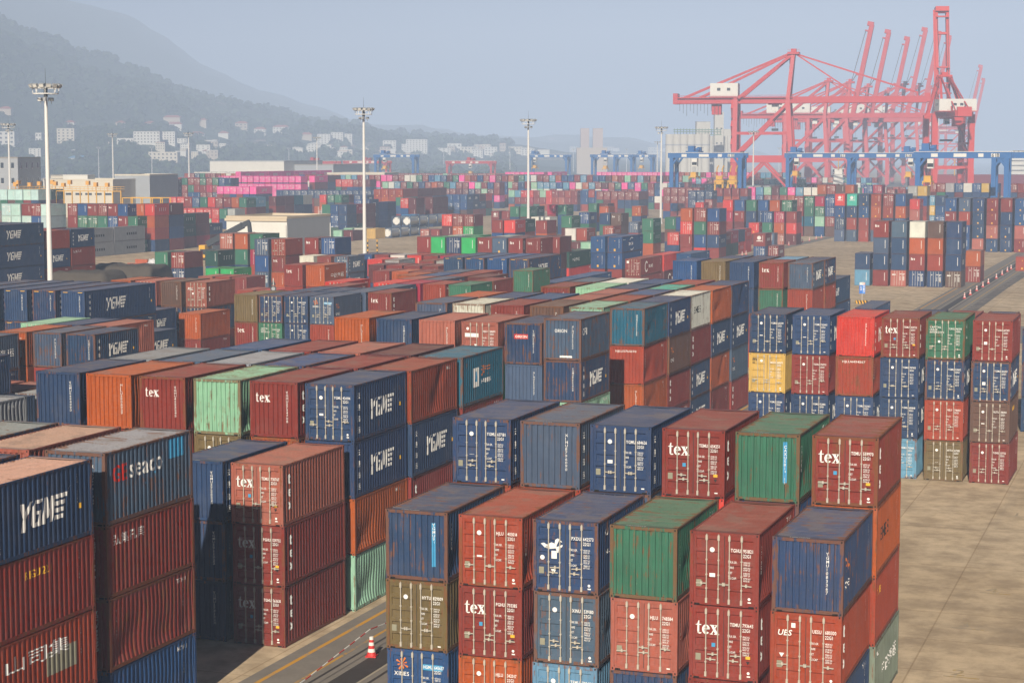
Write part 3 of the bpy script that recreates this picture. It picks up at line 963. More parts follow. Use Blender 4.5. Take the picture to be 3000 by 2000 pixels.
a = frow('far mixed stack', 'j1', 1765, 183, 'S5', 76, '!b/!g/o g/r/!r r#x/g/!r o/!p/R l/g/!s g/!r/b !r/g/!b !r/r/!r g/!r/!r !r/g/b !r/r/b !g/r/!r !r/c/!r !g/!r/!s !b/s/b n/!g/!s')
a = frow('door row by office', 'j2', 70, 440, 'H3', 108, '!R !R r#x !b g R !r r#x o g@Z'); deep('door row by office', a[0], a[1] + 6.3, 'l@Z . m m t y', 3, H=HC)
a = frow('red door row by office', 'j2', 205, 590, 'H2', 112, '!R/- !R/l !R/i !R/i@Z !R/R g@Z y')
a = frow('pink top', 'j2', 715, 160, 'S5', 82, ' '.join(['!P'] * 14)); deep('pink top', a[0], a[1] + 12.5, 'P@N m', 5, L=40)
a = frow('pink mid', 'j2', 635, 262, 'S4', 82, ' '.join(['!P/!P'] * 15))
a = frow('pink low', 'j2', 703, 300, 'S4', 88, ' '.join(['!P'] * 5)); deep('pink low', a[0] + 2.5, a[1] + .1, 'P@N', 4, L=40)
for i in range(6):
    x, y = at_depth(*survey('j2', 1035 + i * 160, 104), 700 + i * 12.6)[:2]
a = on_level(*survey('j2', 950, 104), 5 * HC)
deep('pink sides', a[0], a[1], 'P@N P@N P@N P@N P@N P@N P@N', 5, L=40, H=HC)
frow('cream doors', 'j2', 400, 107, 'S5', 40, ' '.join(['!W'] * 11))
a = frow('navy door line', 'j2', 1485, 345, 'H3', 78, 'n ' + ' '.join(['!n'] * 15) + ' !n@Y')
frow('red door line', 'j3', 735, 125, 'H4', 42, ' '.join(['!r'] * 12 + ['!r', '!r', 'i', '!r', 'r', '!r', '!e', '!r', '!r', '!m', '!r', '!r', '!e', '!o', '!r', '!r', 'r', 'r']))
frow('red ends', 'j3', 105, 208, 'H4', 50, '!R !R !R !r !r m')
frow('mint line', 'j3', 690, 202, 'H3', 58, 'i !r !r i l i i l W R a R r')
a = frow('green line', 'j3', 780, 250, 'S3', 60, 'g g g g g g g g d@Z')
frow('red mid line', 'j3', 430, 255, 'H3', 82, '!r r#x m@Z m')
a = frow('long salmon', 'j3', 612, 335, 'S4', 95, 'e#q e#q e#q e#q', L=40); deep('long salmon', a[0], a[1] + 12.5, 'm m', 4, L=40)
a = frow('navy line', 'j3', 345, 410, 'S3', 62, '!n/!n n@Y/n'); deep('navy line', a[0], a[1] + 6.3, 'n@Y/n@Y/n', 3)
a = frow('blue line', 'j3', 610, 390, 'S3', 78, '!b/!b b/b !b/!b n@Z/n@Z')
a = frow('maroon long', 'j3', 965, 455, 'H3', 88, '!R m/m'); deep('maroon long', a[0], a[1] + 12.4, 'm/m', 3, L=40, H=HC)
a = frow('blue long line', 'j3', 1390, 405, 'S3', 88, '!b b/!b b/!b b/!b b@Y/b'); deep('blue long line', a[0], a[1] + 6.3, 'n@Y/n@Y m/n@Z R/m', 3)
frow('three door row', 'j3', 1510, 670, 'S3', 145, '!R/m !r#x/!o !r#x@T/!G')
frow('low salmon door', 'j3', 1228, 865, 'S1', 140, '!p r . o g')
a = frow('teal red line', 'j4', 225, 352, 'S3', 77, 'i/s l/r R#x/r R/c r/r i/r R/R r#x/e r/p e/r r@Z/r')
frow('navy quad', 'j4', 1115, 355, 'S3', 82, 'b/b b/b e/b b/b')
a = frow('six red doors', 'j4', 1390, 365, 'H3', 92, '!r !r !r !r !r !r', L=40)
a = frow('pink far', 'j4', 180, 110, 'S5', 64, 'P !P !P P P P P P/P/P'); deep('pink far', a[0], a[1] + 12.4, 'P@N/P@N/P@N P@N/P@N/P@N', 5, L=40)
a = frow('pink far row', 'j4', 1395, 110, 'S5', 65, ' '.join(['!P'] * 12 + ['P'])); deep('pink far row', a[0], a[1] + 12.4, 'P@N P@N', 5, L=40)
frow('mixed far', 'j4', 975, 145, 'S4', 58, 'i/i/b b/r/b r/i/b m/i/l b/r/i p/W/i m/y/P')
frow('navy doors far', 'j4', 1440, 220, 'S4', 68, '!n !n !n !n !n n@Y'); frow('navy doors far', 'j4', 1375, 312, 'S3', 66, '!n !n b !n !n !n b@Y')
frow('red doors far', 'j4', 1890, 200, 'S4', 66, '!r !r !r r m'); frow('red doors far', 'j4', 1960, 285, 'S3', 66, '!r !r !r r !r !r')
frow('maroon mixed far', 'j4', 60, 140, 'S5', 66, 'm m/!r !g/m !r/!r !r/R !g/!r !r/m m/g')
a = frow('green lettered row', 'j4', 245, 568, 'S3', 135, 'g g@Z'); deep('green lettered row', a[0], a[1] + 6.3, 'd@Z', 3)
frow('crimson green pair', 'j4', 740, 545, 'S3', 138, 'c g@Z'); frow('green end', 'j4', 1285, 525, 'S3', 140, 'g m')
frow('orange row', 'j4', 1430, 565, 'S3', 300, 'o@T .'); frow('orange row', 'j4', 1860, 560, 'S3', 140, 'o#q@T'); 
frow('navy tan pair', 'j4', 1430, 655, 'S3', 148, 'n w#x@T/w')
frow('circle lettered low', 'j4', -5, 625, 'S2', 138, 'r#l r')
frow('white reefer row', 'j4', 360, 700, 'S2', 145, '!W !W !W@D')
frow('green mid', 'j4', 925, 690, 'S3', 140, 'g@Z'); frow('navy mid', 'j4', 1160, 645, 'S3', 100, '!b@Y')
a = frow('red green low row', 'j4', 0, 745, 'S3', 165, 'r R@Z'); deep('red green low row', a[0], a[1] + 6.3, 'd@Z', 3)
frow('red green low row', 'j4', 585, 752, 'S3', 140, 'r')
frow('white lettered row', 'j4', 975, 855, 'S2', 122, 'W@D e@Z'); frow('red door low', 'j4', 1475, 825, 'S2', 130, '!e@Z')
frow('low mixed', 'j4', 1030, 1035, 'S1', 118, 'm i y'); frow('slate door', 'j4', 1815, 770, 'S2', 120, '!s@Y')
frow('green pair', 'j4', 1995, 725, 'S3', 130, 'g@Z/g@Z'); frow('low pair', 'j4', 1825, 910, 'S1', 100, 'm s m')
frow('mixed tall stacks', 'j5', 335, 590, 'S4', 172, 'o/!R/r !r#x/g/b/R b/!r/n@Z')
frow('mixed tall low', 'j5', 160, 908, 'S2', 150, '!R@Z'); frow('pale low box', 'j5', 195, 820, 'S2', 130, 'y')
a = frow('green door pair', 'j5', 568, 935, 'S2', 150, '!g@Z/s'); deep('red green side row', a[0], a[1] + 12.5, 'r@Z/d c@Z/d n/R@Z R@Z/R', 2)
frow('circle lettered pair', 'j5', 1300, 922, 'S2', 165, 'r#l@L/!b'); frow('low red door', 'j5', 1475, 1085, 'S1', 150, '!r@L')
frow('colourful row', 'j5', 895, 478, 'S4', 148, 'R/c b/r#x g/n b#N/!n o/g !g@Z/!b')
frow('mixed right', 'j5', 1415, 632, 'S3', 152, '!b/g !c/o/!p r/R/m')
frow('tall mixed right', 'j5', 1840, 430, 'S4', 130, '!r/r/t !g/g/t@Z c/!g/i !b/!b/!r r/e/c')
frow('red far row', 'j5', 795, 325, 'S4', 105, 'r r r r'); frow('grey far row', 'j5', 1200, 292, 'S4', 108, 'y/!b y/!r y@D/y m/W')
frow('navy door trio', 'j5', 435, 355, 'S4', 105, '!n/!n !n/!n !n@Z/!r'); frow('red door five', 'j5', 105, 315, 'S4', 74, '!r/!r !r/!r !r/!r !r/!r !r/r')
frow('mixed far right', 'j5', 1800, 265, 'S4', 98, '!b/P !g/!b r/o !r/g o/W !r/R')
frow('red stack', 'j5', 1240, 780, 'S2', 140, 'R#q@Z/m'); frow('red boxes', 'j5', 530, 512, 'S3', 135, 'R@Z . r'); frow('green box', 'j5', -30, 705, 'S3', 140, '. g@Z b')
frow('red pair', 'j6', 1040, 405, 'S4', 100, 'R@Z/p'); frow('light blue door stack', 'j6', 1222, 365, 'S4', 108, '!l/!Y/!l n/b/!b')
frow('yellow box', 'j6', 1020, 255, 'S5', 100, 'y Y'); frow('far right line', 'j6', 1250, 222, 'S5', 92, '!r !r y !b W !b Y b . !r r')
frow('far right line low', 'j6', 1275, 288, 'S4', 108, 's y r#x !r !r !r'); frow('far orange line', 'j6', -20, 240, 'S5', 88, 'o !r w o . !b !c')
frow('far red', 'j6', 780, 292, 'S4', 115, '!r r m')
r9 = random.Random(31)
for (px0, px1, py, d0) in ((860, 1520, 512, 930), (930, 1500, 522, 860), (1430, 2010, 513, 900), (1990, 2330, 505, 940), (1990, 2350, 523, 850), (2330, 2560, 520, 880), (540, 760, 508, 880), (480, 660, 520, 800), (2560, 2900, 548, 760), (1500, 1990, 534, 800), (1120, 1480, 533, 800), (2100, 2500, 548, 680)):
    x, y, z = at_depth(px0, py, d0)
    k = max(2, round(z / H20))
    X, Y = on_level(px0, py, k * H20)
    d = depth_of(X, Y)
    n = int((px1 - px0) / FPX * d / 0.94 / 2.7)
    row('far line', Y, X, 2.7, ['/'.join(('!' if r9.random() < 0.45 else '') + r9.choice('rrrrenbblligmoWP') for _ in range(3)) for _ in range(n)], k)

# ------------------------------------------------------------------ building the containers
def col_of(c, r): return jig(PAL[c][0], r)

FARB = MB()
def simple(mb, s, c, wear, r, detail):
    """plain container body with its darker frame and stencil marks, for those too far off to show more"""
    X, Y, z, L, H = s['X'], s['Y'], s['z'], s['L'], s['H']
    l = LEN[L]
    A = lambda p: (X + p[0], Y + p[1], z + p[2])
    def quad(pts, colr, w=0.4):
        mb.col = (*colr, w); mb.face([A(p) for p in pts], 0)
    e = 0.03
    mb.col = (*c, wear)
    mb.box(X + e, Y + e, z + 0.04, X + W - e, Y + l - e, z + H - 0.02, 0, skip='t' if detail else '')
    if detail:
        roofc = tuple(v * 0.62 + q * 0.38 for v, q in zip(c, DUST[:3]))
        quad([(e, e, H - 0.02), (W - e, e, H - 0.02), (W - e, l - e, H - 0.02), (e, l - e, H - 0.02)], roofc, wear)
        fc = tuple(v * 0.75 + q * 0.25 for v, q in zip(c, RUST[:3]))
        mb.col = (*fc, min(1, wear + 0.3))
        for x0 in (0.0, W - 0.12):
            mb.box(X + x0, Y, z, X + x0 + 0.12, Y + 0.1, z + H, 0)
            mb.box(X + x0, Y + l - 0.1, z, X + x0 + 0.12, Y + l, z + H, 0)
            mb.box(X + x0 + (0.003 if x0 == 0 else 0.06), Y + 0.1, z + H - 0.07, X + x0 + (0.06 if x0 == 0 else 0.117), Y + l - 0.1, z + H - 0.002, 0)
            mb.box(X + x0 + (0.003 if x0 == 0 else 0.06), Y + 0.1, z + 0.02, X + x0 + (0.06 if x0 == 0 else 0.117), Y + l - 0.1, z + 0.15, 0)
        mb.box(X + 0.12, Y + 0.005, z + H - 0.10, X + W - 0.12, Y + 0.08, z + H - 0.002, 0)
        mb.box(X + 0.12, Y + 0.005, z + 0.02, X + W - 0.12, Y + 0.08, z + 0.13, 0)
    wc = (0.72, 0.71, 0.67)
    y = e - 0.012
    def fr(x0, z0, x1, z1, cc=wc): quad([(x0, y, z0), (x1, y, z0), (x1, y, z1), (x0, y, z1)], cc, 0.0)
    if s['door']:
        for xx in RODX: fr(xx - 0.025, 0.12, xx + 0.025, H - 0.1, (0.55, 0.52, 0.46))
        fr(1.45, H - 0.66, 1.78, H - 0.55); fr(1.88, H - 0.66, 2.26, H - 0.55); fr(1.9, H - 0.84, 2.1, H - 0.75)
        for k in range(4):
            fr(1.40, H - 1.06 - k * 0.18, 1.66, H - 1.0 - k * 0.18); fr(1.9, H - 1.09 - k * 0.18, 2.2, H - 0.99 - k * 0.18)
        if r.random() < 0.5: fr(0.25, H - 0.8, 0.8, H - 0.6)
        else: fr(0.7, H - 0.7, 0.85, H - 0.55)
        if r.random() < 0.4: fr(2.0, 0.8, 2.16, 0.92, (0.7, 0.4, 0.03))
    elif '0' not in s['fm']:
        fr(1.84, H - 1.72, 1.92, H - 0.42)
        if 'x' in s['fm']:
            for k, xx in enumerate((0.28, 0.48, 0.74)): fr(xx, H - 0.94, xx + 0.15, H - 0.64 + (0.1 if k == 0 else 0))
        if 'q' in s['fm']:
            fr(1.0, 0.3, 1.3, 0.62, (0.75, 0.42, 0.03)); fr(1.1, H - 0.8, 1.22, H - 0.6, (0.75, 0.42, 0.03))
        if 'l' in s['fm']:
            quad([(1.15 + 0.42 * math.cos(t * 0.785), y, H - 0.9 + 0.42 * math.sin(t * 0.785)) for t in range(8)], wc, 0)
            fr(0.62, H - 1.6, 1.7, H - 1.42)
    if s['sm'] and s['sm'] in 'ZLYVDATN':
        xs = W - e + 0.012
        def sd(y0, z0, y1, z1, cc=wc): quad([(xs, y0, z0), (xs, y1, z0), (xs, y1, z1), (xs, y0, z1)], cc, 0.0)
        m = s['sm']
        if m == 'Z':
            for k in range(4):
                a = l * (0.32 + 0.14 * k)
                sd(a, H * 0.42, a + 0.07 * l * 0.6, H * 0.46); sd(a + 0.05, H * 0.5, a + 0.07 * l * 0.6, H * 0.54); sd(a + 0.12, H * 0.36, a + 0.2, H * 0.6); sd(a, H * 0.60, a + 0.4, H * 0.63)
            sd(0.3, H - 0.55, 0.9, H - 0.4)
        elif m in 'YV':
            for k in range(7): sd(l * (0.32 + 0.05 * k), H * 0.36, l * (0.32 + 0.05 * k) + l * 0.032, H * 0.66)
        elif m == 'D':
            for k in range(5): sd(l * (0.4 + 0.07 * k), H * 0.4, l * (0.4 + 0.07 * k) + l * 0.045, H * 0.58, (0.03, 0.03, 0.03))
        elif m == 'N':
            for a, b, c2, d2 in ((0, 0, .16, 1), (.5, 0, .66, 1), (0, 0, .66, .16), (0, .84, .66, 1), (.85, 0, 1.0, 1), (1.35, 0, 1.5, 1), (.85, .84, 1.5, 1), (1.7, 0, 1.86, 1), (1.7, 0, 2.3, .16), (1.7, .42, 2.2, .58), (1.7, .84, 2.3, 1)):
                k = l * 0.14; sd(l * 0.35 + a * k, H * 0.32 + b * H * 0.38, l * 0.35 + c2 * k, H * 0.32 + d2 * H * 0.38)
        elif m == 'T': sd(0.5, H * 0.3, 0.75, H - 0.4)
        elif m == 'L':
            for k in range(5): sd(l * (0.3 + 0.1 * k), H * 0.4, l * (0.3 + 0.1 * k) + l * 0.06, H * 0.62)

vis = []
for s in SPECS:
    d = depth_of(s['X'], s['Y'])
    q = [to_px(s['X'] + a, s['Y'] + b * LEN[s['L']], s['z'] + s['H'] * c) for a, b, c in ((0, 0, 1), (W, 0, .5), (W, 1, 1), (W, 1, 0), (W, .5, .5))]
    s['d'] = d
    s['seen'] = any(-20 < a < 3010 and 380 < b < 2000 for a, b in q)
    s['size'] = (LEN[s['L']] ** 0.4) / d * (1 if s['seen'] else 0)
order = sorted(range(len(SPECS)), key=lambda i: (SPECS[i].get('size', 0)), reverse=True)
CHOSEN = set(i for i in order[:300] if SPECS[i]['size'] > 0)
LABELS = {}
TIER = ['top', 'second down', 'third down', 'fourth down', 'fifth down']

def describe(s):
    cn = PAL[s['c']][1]
    if (s['wear'] or 0) >= 0.8: cn = 'rusty ' + cn
    face = 'doors' if s['door'] else ('lettered end' if any(k in s['fm'] for k in 'xOQNXlg') else 'plain end')
    if s['n'] == 1: where = TIER[s['t']] if s['lev'] > 1 else ''
    else: where = '%s in %s stack' % (TIER[s['t']], ORD[s['i'] - 1])
    return ' '.join(('%s container, %s, %s, %s' % (cn, face, where, s['loc'])).replace(', ,', ',').split())

NUMR = random.Random(5)
def build_container(s):
    r = random.Random(int(s['X'] * 131 + s['Y'] * 977 + s['z'] * 71))
    wear = s['wear'] if s['wear'] is not None else r.choice((r.uniform(0.12, 0.35), r.uniform(0.3, 0.6), r.uniform(0.6, 1.0)))
    c = col_of(s['c'], r)
    cc = (*c, wear)
    L, H = s['L'], s['H']
    lab = describe(s)
    if lab in LABELS:
        LABELS[lab] += 1
        print('DUPLICATE LABEL', lab)
    LABELS[lab] = 1
    loc = (s['X'], s['Y'], s['z'])
    grp = 'shipping containers stacked in the yard'
    if s['d'] > 335:
        mb = MB()
        simple(mb, dict(s, X=0.0, Y=0.0, z=0.0), c, wear, r, True)
        return thing('shipping_container', lab, 'container', loc, 0, grp, mb.mesh('shipping_container', [M['far']]))
    t = thing('shipping_container', lab, 'container', loc, r.uniform(-0.004, 0.004), grp)
    code = PREF.get(s['c'], 'TEMU')
    if 'x' in s['fm']: code = r.choice(['TGHU', 'TEMU', 'PGHU'])
    if 'S' in s['fm']: code = 'UESU'
    if 'h' in s['fm']: code = 'PXDU'
    num = '%06d%d' % (r.randint(40000, 999999), r.randint(0, 9))
    ob('frame', part_frame(L, H), t, col=(*c, min(1.0, wear + 0.12)))
    dent = 0
    if s['sm'] in ('', 'J', 'T', 'c') and s['d'] < 170: dent = r.choice((1, 2, 3))
    sw = ob('side_wall', part_side(L, H, True, dent if s['sm'] == '' else 0), t, col=cc)
    ob('side_wall', part_side(L, H, False), t, col=cc)
    rc = (*(col_of(s['rf'], r) if s['rf'] else c), min(1, wear + 0.05))
    ob('roof', part_roof(L, H), t, col=rc)
    ob('end_wall', part_end(L, H, False), t, col=cc)
    if s['door']:
        dl = ob('door', part_door(H, False), t, col=cc)
        dr = ob('door', part_door(H, True), t, col=cc)
        zs = r.choice(((0.86, 0.70), (0.80, 0.80), (0.74, 0.92)))
        dx = r.choice((1, -1))
        for k, x in enumerate(RODX):
            ob('lock_rod', part_rod(H, x, zs[k % 2], 1 if (k % 2 == 0) == (dx == 1) else -1), dl if k < 2 else dr)
        lm, rm = door_text(code, num, H, s['fm'], s['c'])
        ob('lettering', lm, dl); ob('lettering', rm, dr)
    else:
        e = ob('end_wall', part_end(L, H, True), t, col=cc)
        ob('lettering', end_text(code + num, H, s['fm']), e)
    # what of the long side the photograph shows
    ob('lettering', side_text(L, H, s['sm'] or 'n', code + num[:6]), sw)
    return t

for i, s in enumerate(SPECS):
    if i in CHOSEN: build_container(s)
    else:
        r = random.Random(i)
        simple(FARB, s, col_of(s['c'], r), r.uniform(0.1, 0.5), r, s['d'] < 520)
for (X, Y, z, L, H, c, d) in HIDDEN:
    FARB.col = (*col_of(c, rnd), 0.4)
    FARB.box(X + 0.02, Y + 0.02, z, X + W - 0.02, Y + LEN[L] - 0.02, z + H - 0.02, 0)
o = setting('distant_containers', FARB.mesh('distant_containers', [M['far']]), 'stuff')
o['label'] = 'mass of distant container stacks fading into haze'
print('CONTAINERS', len(SPECS), 'near', NNEAR, 'chosen', len(CHOSEN), 'far', len(SPECS) - len(CHOSEN), 'hidden', len(HIDDEN))
# ------------------------------------------------------------------ ground, water, hills
def ground_mat():
    m, nt, b = new_mat('yard_concrete')
    tc = N(nt, 'TexCoord'); v = tc.outputs['Object']
    n1 = nz(nt, v, 0.035, 6.0, 0.6); n2 = nz(nt, v, 0.55, 6.0, 0.65); n3 = nz(nt, v, 6.0, 5.0, 0.65)
    c = mixc(nt, rng(nt, n1, 0.35, 0.65), (0.46, 0.345, 0.215, 1), (0.57, 0.445, 0.295, 1))
    br = N(nt, 'TexBrick')
    br.inputs['Scale'].default_value = 1.0
    br.inputs['Brick Width'].default_value = 5.0; br.inputs['Row Height'].default_value = 5.0
    br.inputs['Mortar Size'].default_value = 0.05; br.inputs['Mortar Smooth'].default_value = 0.6
    br.offset = 0.0
    br.inputs['Color1'].default_value = (1.04, 1.04, 1.03, 1); br.inputs['Color2'].default_value = (0.92, 0.92, 0.92, 1); br.inputs['Mortar'].default_value = (0.70, 0.66, 0.60, 1)
    nt.links.new(v, br.inputs['Vector'])
    c = mixc(nt, 0.9, c, br.outputs[0], 'MULTIPLY')
    c = mixc(nt, 1.0, c, mixc(nt, rng(nt, n2, 0.3, 0.7), (0.66, 0.64, 0.62, 1), (1.12, 1.12, 1.12, 1)), 'MULTIPLY')
    c = mixc(nt, rng(nt, n3, 0.55, 0.75, 0, 0.35), c, (0.16, 0.12, 0.08, 1))
    # worn wheel stains running across the yard
    sv = vmth(nt, 'MULTIPLY', v, (0.02, 0.30, 1.0))
    st = rng(nt, nz(nt, sv, 1.0, 5.0, 0.6), 0.55, 0.75, 0, 0.38)
    c = mixc(nt, st, c, (0.13, 0.105, 0.08, 1))
    tv = vmth(nt, 'MULTIPLY', v, (0.45, 0.03, 1.0))
    st = rng(nt, nz(nt, tv, 1.0, 4.0, 0.6), 0.60, 0.75, 0, 0.3)
    c = mixc(nt, st, c, (0.15, 0.125, 0.10, 1))
    put(nt, b.inputs['Base Color'], c)
    b.inputs['Roughness'].default_value = 0.9
    b.inputs['Specular IOR Level'].default_value = 0.15
    bp = N(nt, 'Bump'); bp.inputs['Strength'].default_value = 0.25; bp.inputs['Distance'].default_value = 0.03
    nt.links.new(n3, bp.inputs['Height']); nt.links.new(bp.outputs[0], b.inputs['Normal'])
    return m

QX, QY = at_depth(2985, 575, 800)[:2]
# quay edge: turned a few degrees from the yard grid
QA = YAW - RAD(12.6)      # direction of the quay seen from above, measured from +Y towards -X
QD = (-math.sin(QA), math.cos(QA))
def quay(t): return QX + QD[0] * t, QY + QD[1] * t
mb = MB()
p = [quay(-900), quay(6300)]
mb.face([(p[0][0], p[0][1], 0), (p[1][0], p[1][1], 0), (-6450, p[1][1], 0), (-6450, -220, 0), (p[0][0], -220, 0)], 0)
setting('ground', mb.mesh('ground', [ground_mat()]))

def water_mat():
    m, nt, b = new_mat('harbour_water')
    tc = N(nt, 'TexCoord')
    b.inputs['Base Color'].default_value = (0.03, 0.07, 0.08, 1)
    b.inputs['Roughness'].default_value = 0.18
    bp = N(nt, 'Bump'); bp.inputs['Strength'].default_value = 0.5; bp.inputs['Distance'].default_value = 0.3
    nt.links.new(nz(nt, tc.outputs['Object'], 0.35, 4.0), bp.inputs['Height']); nt.links.new(bp.outputs[0], b.inputs['Normal'])
    return m
mb = MB()
a, c_ = quay(-900), quay(6300)
mb.face([(a[0], a[1], -2.2), (310, a[1], -2.2), (310, 7100, -2.2), (-6400, 7100, -2.2), (c_[0], c_[1], -2.2)], 0)
setting('water', mb.mesh('water', [water_mat()]))
mb = MB()
mb.face([(a[0], a[1], 0), (a[0], a[1], -2.4), (c_[0], c_[1], -2.4), (c_[0], c_[1], 0)], 0)
setting('quay_wall', mb.mesh('quay_wall', [plain('quay_concrete', (0.2, 0.18, 0.15), 0.9)]))

def strip(name, pts, w, z, mat):
    """flat painted or sunk strip along a line of points"""
    mb = MB()
    for (x0, y0), (x1, y1) in zip(pts, pts[1:]):
        d = Vector((x1 - x0, y1 - y0)).normalized(); nrm = Vector((-d.y, d.x)) * w / 2
        mb.face([(x0 + nrm.x, y0 + nrm.y, z), (x0 - nrm.x, y0 - nrm.y, z), (x1 - nrm.x, y1 - nrm.y, z), (x1 + nrm.x, y1 + nrm.y, z)], 0)
    return setting(name, mb.mesh(name, [mat]))

def worn(name, col, thr=0.5, base=(0.30, 0.24, 0.16)):
    m, nt, b = new_mat(name)
    tc = N(nt, 'TexCoord'); v = tc.outputs['Object']
    w = rng(nt, mth(nt, 'ADD', mth(nt, 'MULTIPLY', nz(nt, v, 0.5, 4.0), 0.5), mth(nt, 'MULTIPLY', nz(nt, v, 5.0, 5.0, 0.7), 0.5)), thr, thr + 0.10)
    put(nt, b.inputs['Base Color'], mixc(nt, w, (*col, 1), (*base, 1)))
    b.inputs['Roughness'].default_value = 0.85
    return m
asph = plain('lane_asphalt', (0.20, 0.175, 0.145), 0.92, 0.28, 0.8)
strip('lane', [(-30.9, 20), (-30.9, 420)], 7.4, 0.004, asph)
strip('lane_two', [(-86.6, 300), (-86.6, 640)], 3.0, 0.004, asph)
org = worn('orange_line_paint', (0.55, 0.27, 0.02), 0.52)
strip('orange_line', [(-33.9, 20), (-33.9, 300)], 0.20, 0.008, org)
strip('orange_line_inner', [(-32.45, 20), (-32.45, 420)], 0.15, 0.008, worn('orange_line_faded', (0.50, 0.26, 0.03), 0.46, (0.22, 0.18, 0.13)))
dark = plain('trench_cover', (0.045, 0.036, 0.03), 0.8, 0.3, 1.5)
strip('rail_groove', [(-31.95, 20), (-31.95, 420)], 0.13, 0.008, dark)
strip('trench', [(-30.75, 20), (-30.75, 380)], 1.05, 0.008, dark)
strip('rail_groove_inner', [(-29.75, 20), (-29.75, 420)], 0.14, 0.008, dark)
strip('kerb_line', [(-30.15, 20), (-30.15, 380)], 0.10, 0.012, plain('pale_kerb', (0.36, 0.31, 0.23), 0.9))
strip('yellow_line', [(-28.6, 20), (-28.6, 420)], 0.15, 0.008, worn('yellow_line_paint', (0.45, 0.27, 0.03), 0.48))
strip('wheel_track', [(-27.0, 200), (-27.2, 300), (-26.4, 420)], 1.5, 0.006, worn('wheel_track_stain', (0.10, 0.085, 0.07), 0.50, (0.24, 0.19, 0.14)))
strip('asphalt_apron', [(-40, 224.0), (40, 224.0)], 22.0, 0.003, plain('apron_asphalt', (0.19, 0.175, 0.16), 0.92, 0.2, 0.5))
strip('yellow_cross_line', [(-60, 246), (10, 238)], 0.18, 0.009, worn('yellow_cross_paint', (0.45, 0.30, 0.05), 0.46))
# faint numbered slot marks on the open ground at right
rm_ = random.Random(3)
ym = worn('slot_mark_paint', (0.42, 0.27, 0.05), 0.44)
mb = MB()
for yy in range(40, 130, 7):
    for xx in (-8.6, -5.4, -2.2):
        x0 = xx + rm_.uniform(-0.5, 0.5); y0 = yy + rm_.uniform(-1, 1)
        if rm_.random() < 0.75:
            t, _ = flat_text('%d' % rm_.randint(1, 9), 0.9)
            for P in t: mb.face([(x0 + a, y0 + b_, 0.006) for a, b_ in P], 0)
            mb.face([(x0 - 0.2, y0 - 0.3, 0.006), (x0 + 1.2, y0 - 0.3, 0.006), (x0 + 1.2, y0 - 0.18, 0.006), (x0 - 0.2, y0 - 0.18, 0.006)], 0)
setting('slot_markings', mb.mesh('slot_markings', [ym]))

# hills: a near wooded ridge falling from left to right, and a higher one behind it
RIDGE_A = [(-900, -320), (-300, -40), (0, 40), (150, 112), (285, 192), (390, 238), (510, 286), (640, 322), (800, 352), (1000, 380), (1250, 415), (1600, 440), (1900, 470), (2300, 530), (2700, 560)]
RIDGE_B = [(-900, -700), (-200, -420), (100, -160), (300, 0), (475, 110), (620, 205), (765, 272), (920, 322), (1100, 372), (1400, 405), (1700, 398), (2000, 428), (2200, 450), (2400, 490), (2700, 540)]
def lerp(tab, x):
    if x <= tab[0][0]: return tab[0][1]
    for (a, ya), (b, yb) in zip(tab, tab[1:]):
        if x <= b:
            t = (x - a) / (b - a); t = t * t * (3 - 2 * t) * 0.5 + t * 0.5
            return ya + (yb - ya) * t
    return tab[-1][1]
def sm(t): t = max(0.0, min(1.0, t)); return t * t * (3 - 2 * t)
FOOT, CA, CB, ENDD = 1750.0, 3500.0, 5900.0, 6700.0
def hill_z(px, d):
    ha = CAMH + (459 - lerp(RIDGE_A, px)) / FPX * CA
    hb = CAMH + (459 - lerp(RIDGE_B, px)) / FPX * CB
    foot = FOOT + 200 * sm((px - 500) / 900) + 90 * math.sin(px * 0.011)
    if d < CA:
        t = (d - foot) / (CA - foot)
        h = ha * (0.35 * max(0.0, min(1, t)) + 0.65 * sm(t))
    elif d < CA + 600: h = ha * (1 - 0.30 * sm((d - CA) / 600))
    else:
        h0 = ha * 0.70
        t = (d - CA - 600) / (CB - CA - 600)
        h = h0 + (hb - h0) * sm(t) if d < CB else hb * (1 - 0.5 * sm((d - CB) / 700))
    X, Y, _ = at_depth(px, 459, d)
    k = max(0.0, min(1.0, (d - foot) / 400.0)) * min(1.0, max(h, 0) / 60.0 + 0.12)
    nn = noise.fractal(Vector((X * 0.0034, Y * 0.0034, 0.3)), 1.0, 2.1, 6)
    rid = abs(noise.noise(Vector((X * 0.0024 + Y * 0.0007, Y * 0.0009, 4.0))))
    z = h + k * (nn * 26 - rid * 42 + 8) - 1.5 * (1 - k)
    return z if z < 400 else 400 + 60 * math.tanh((z - 400) / 60)
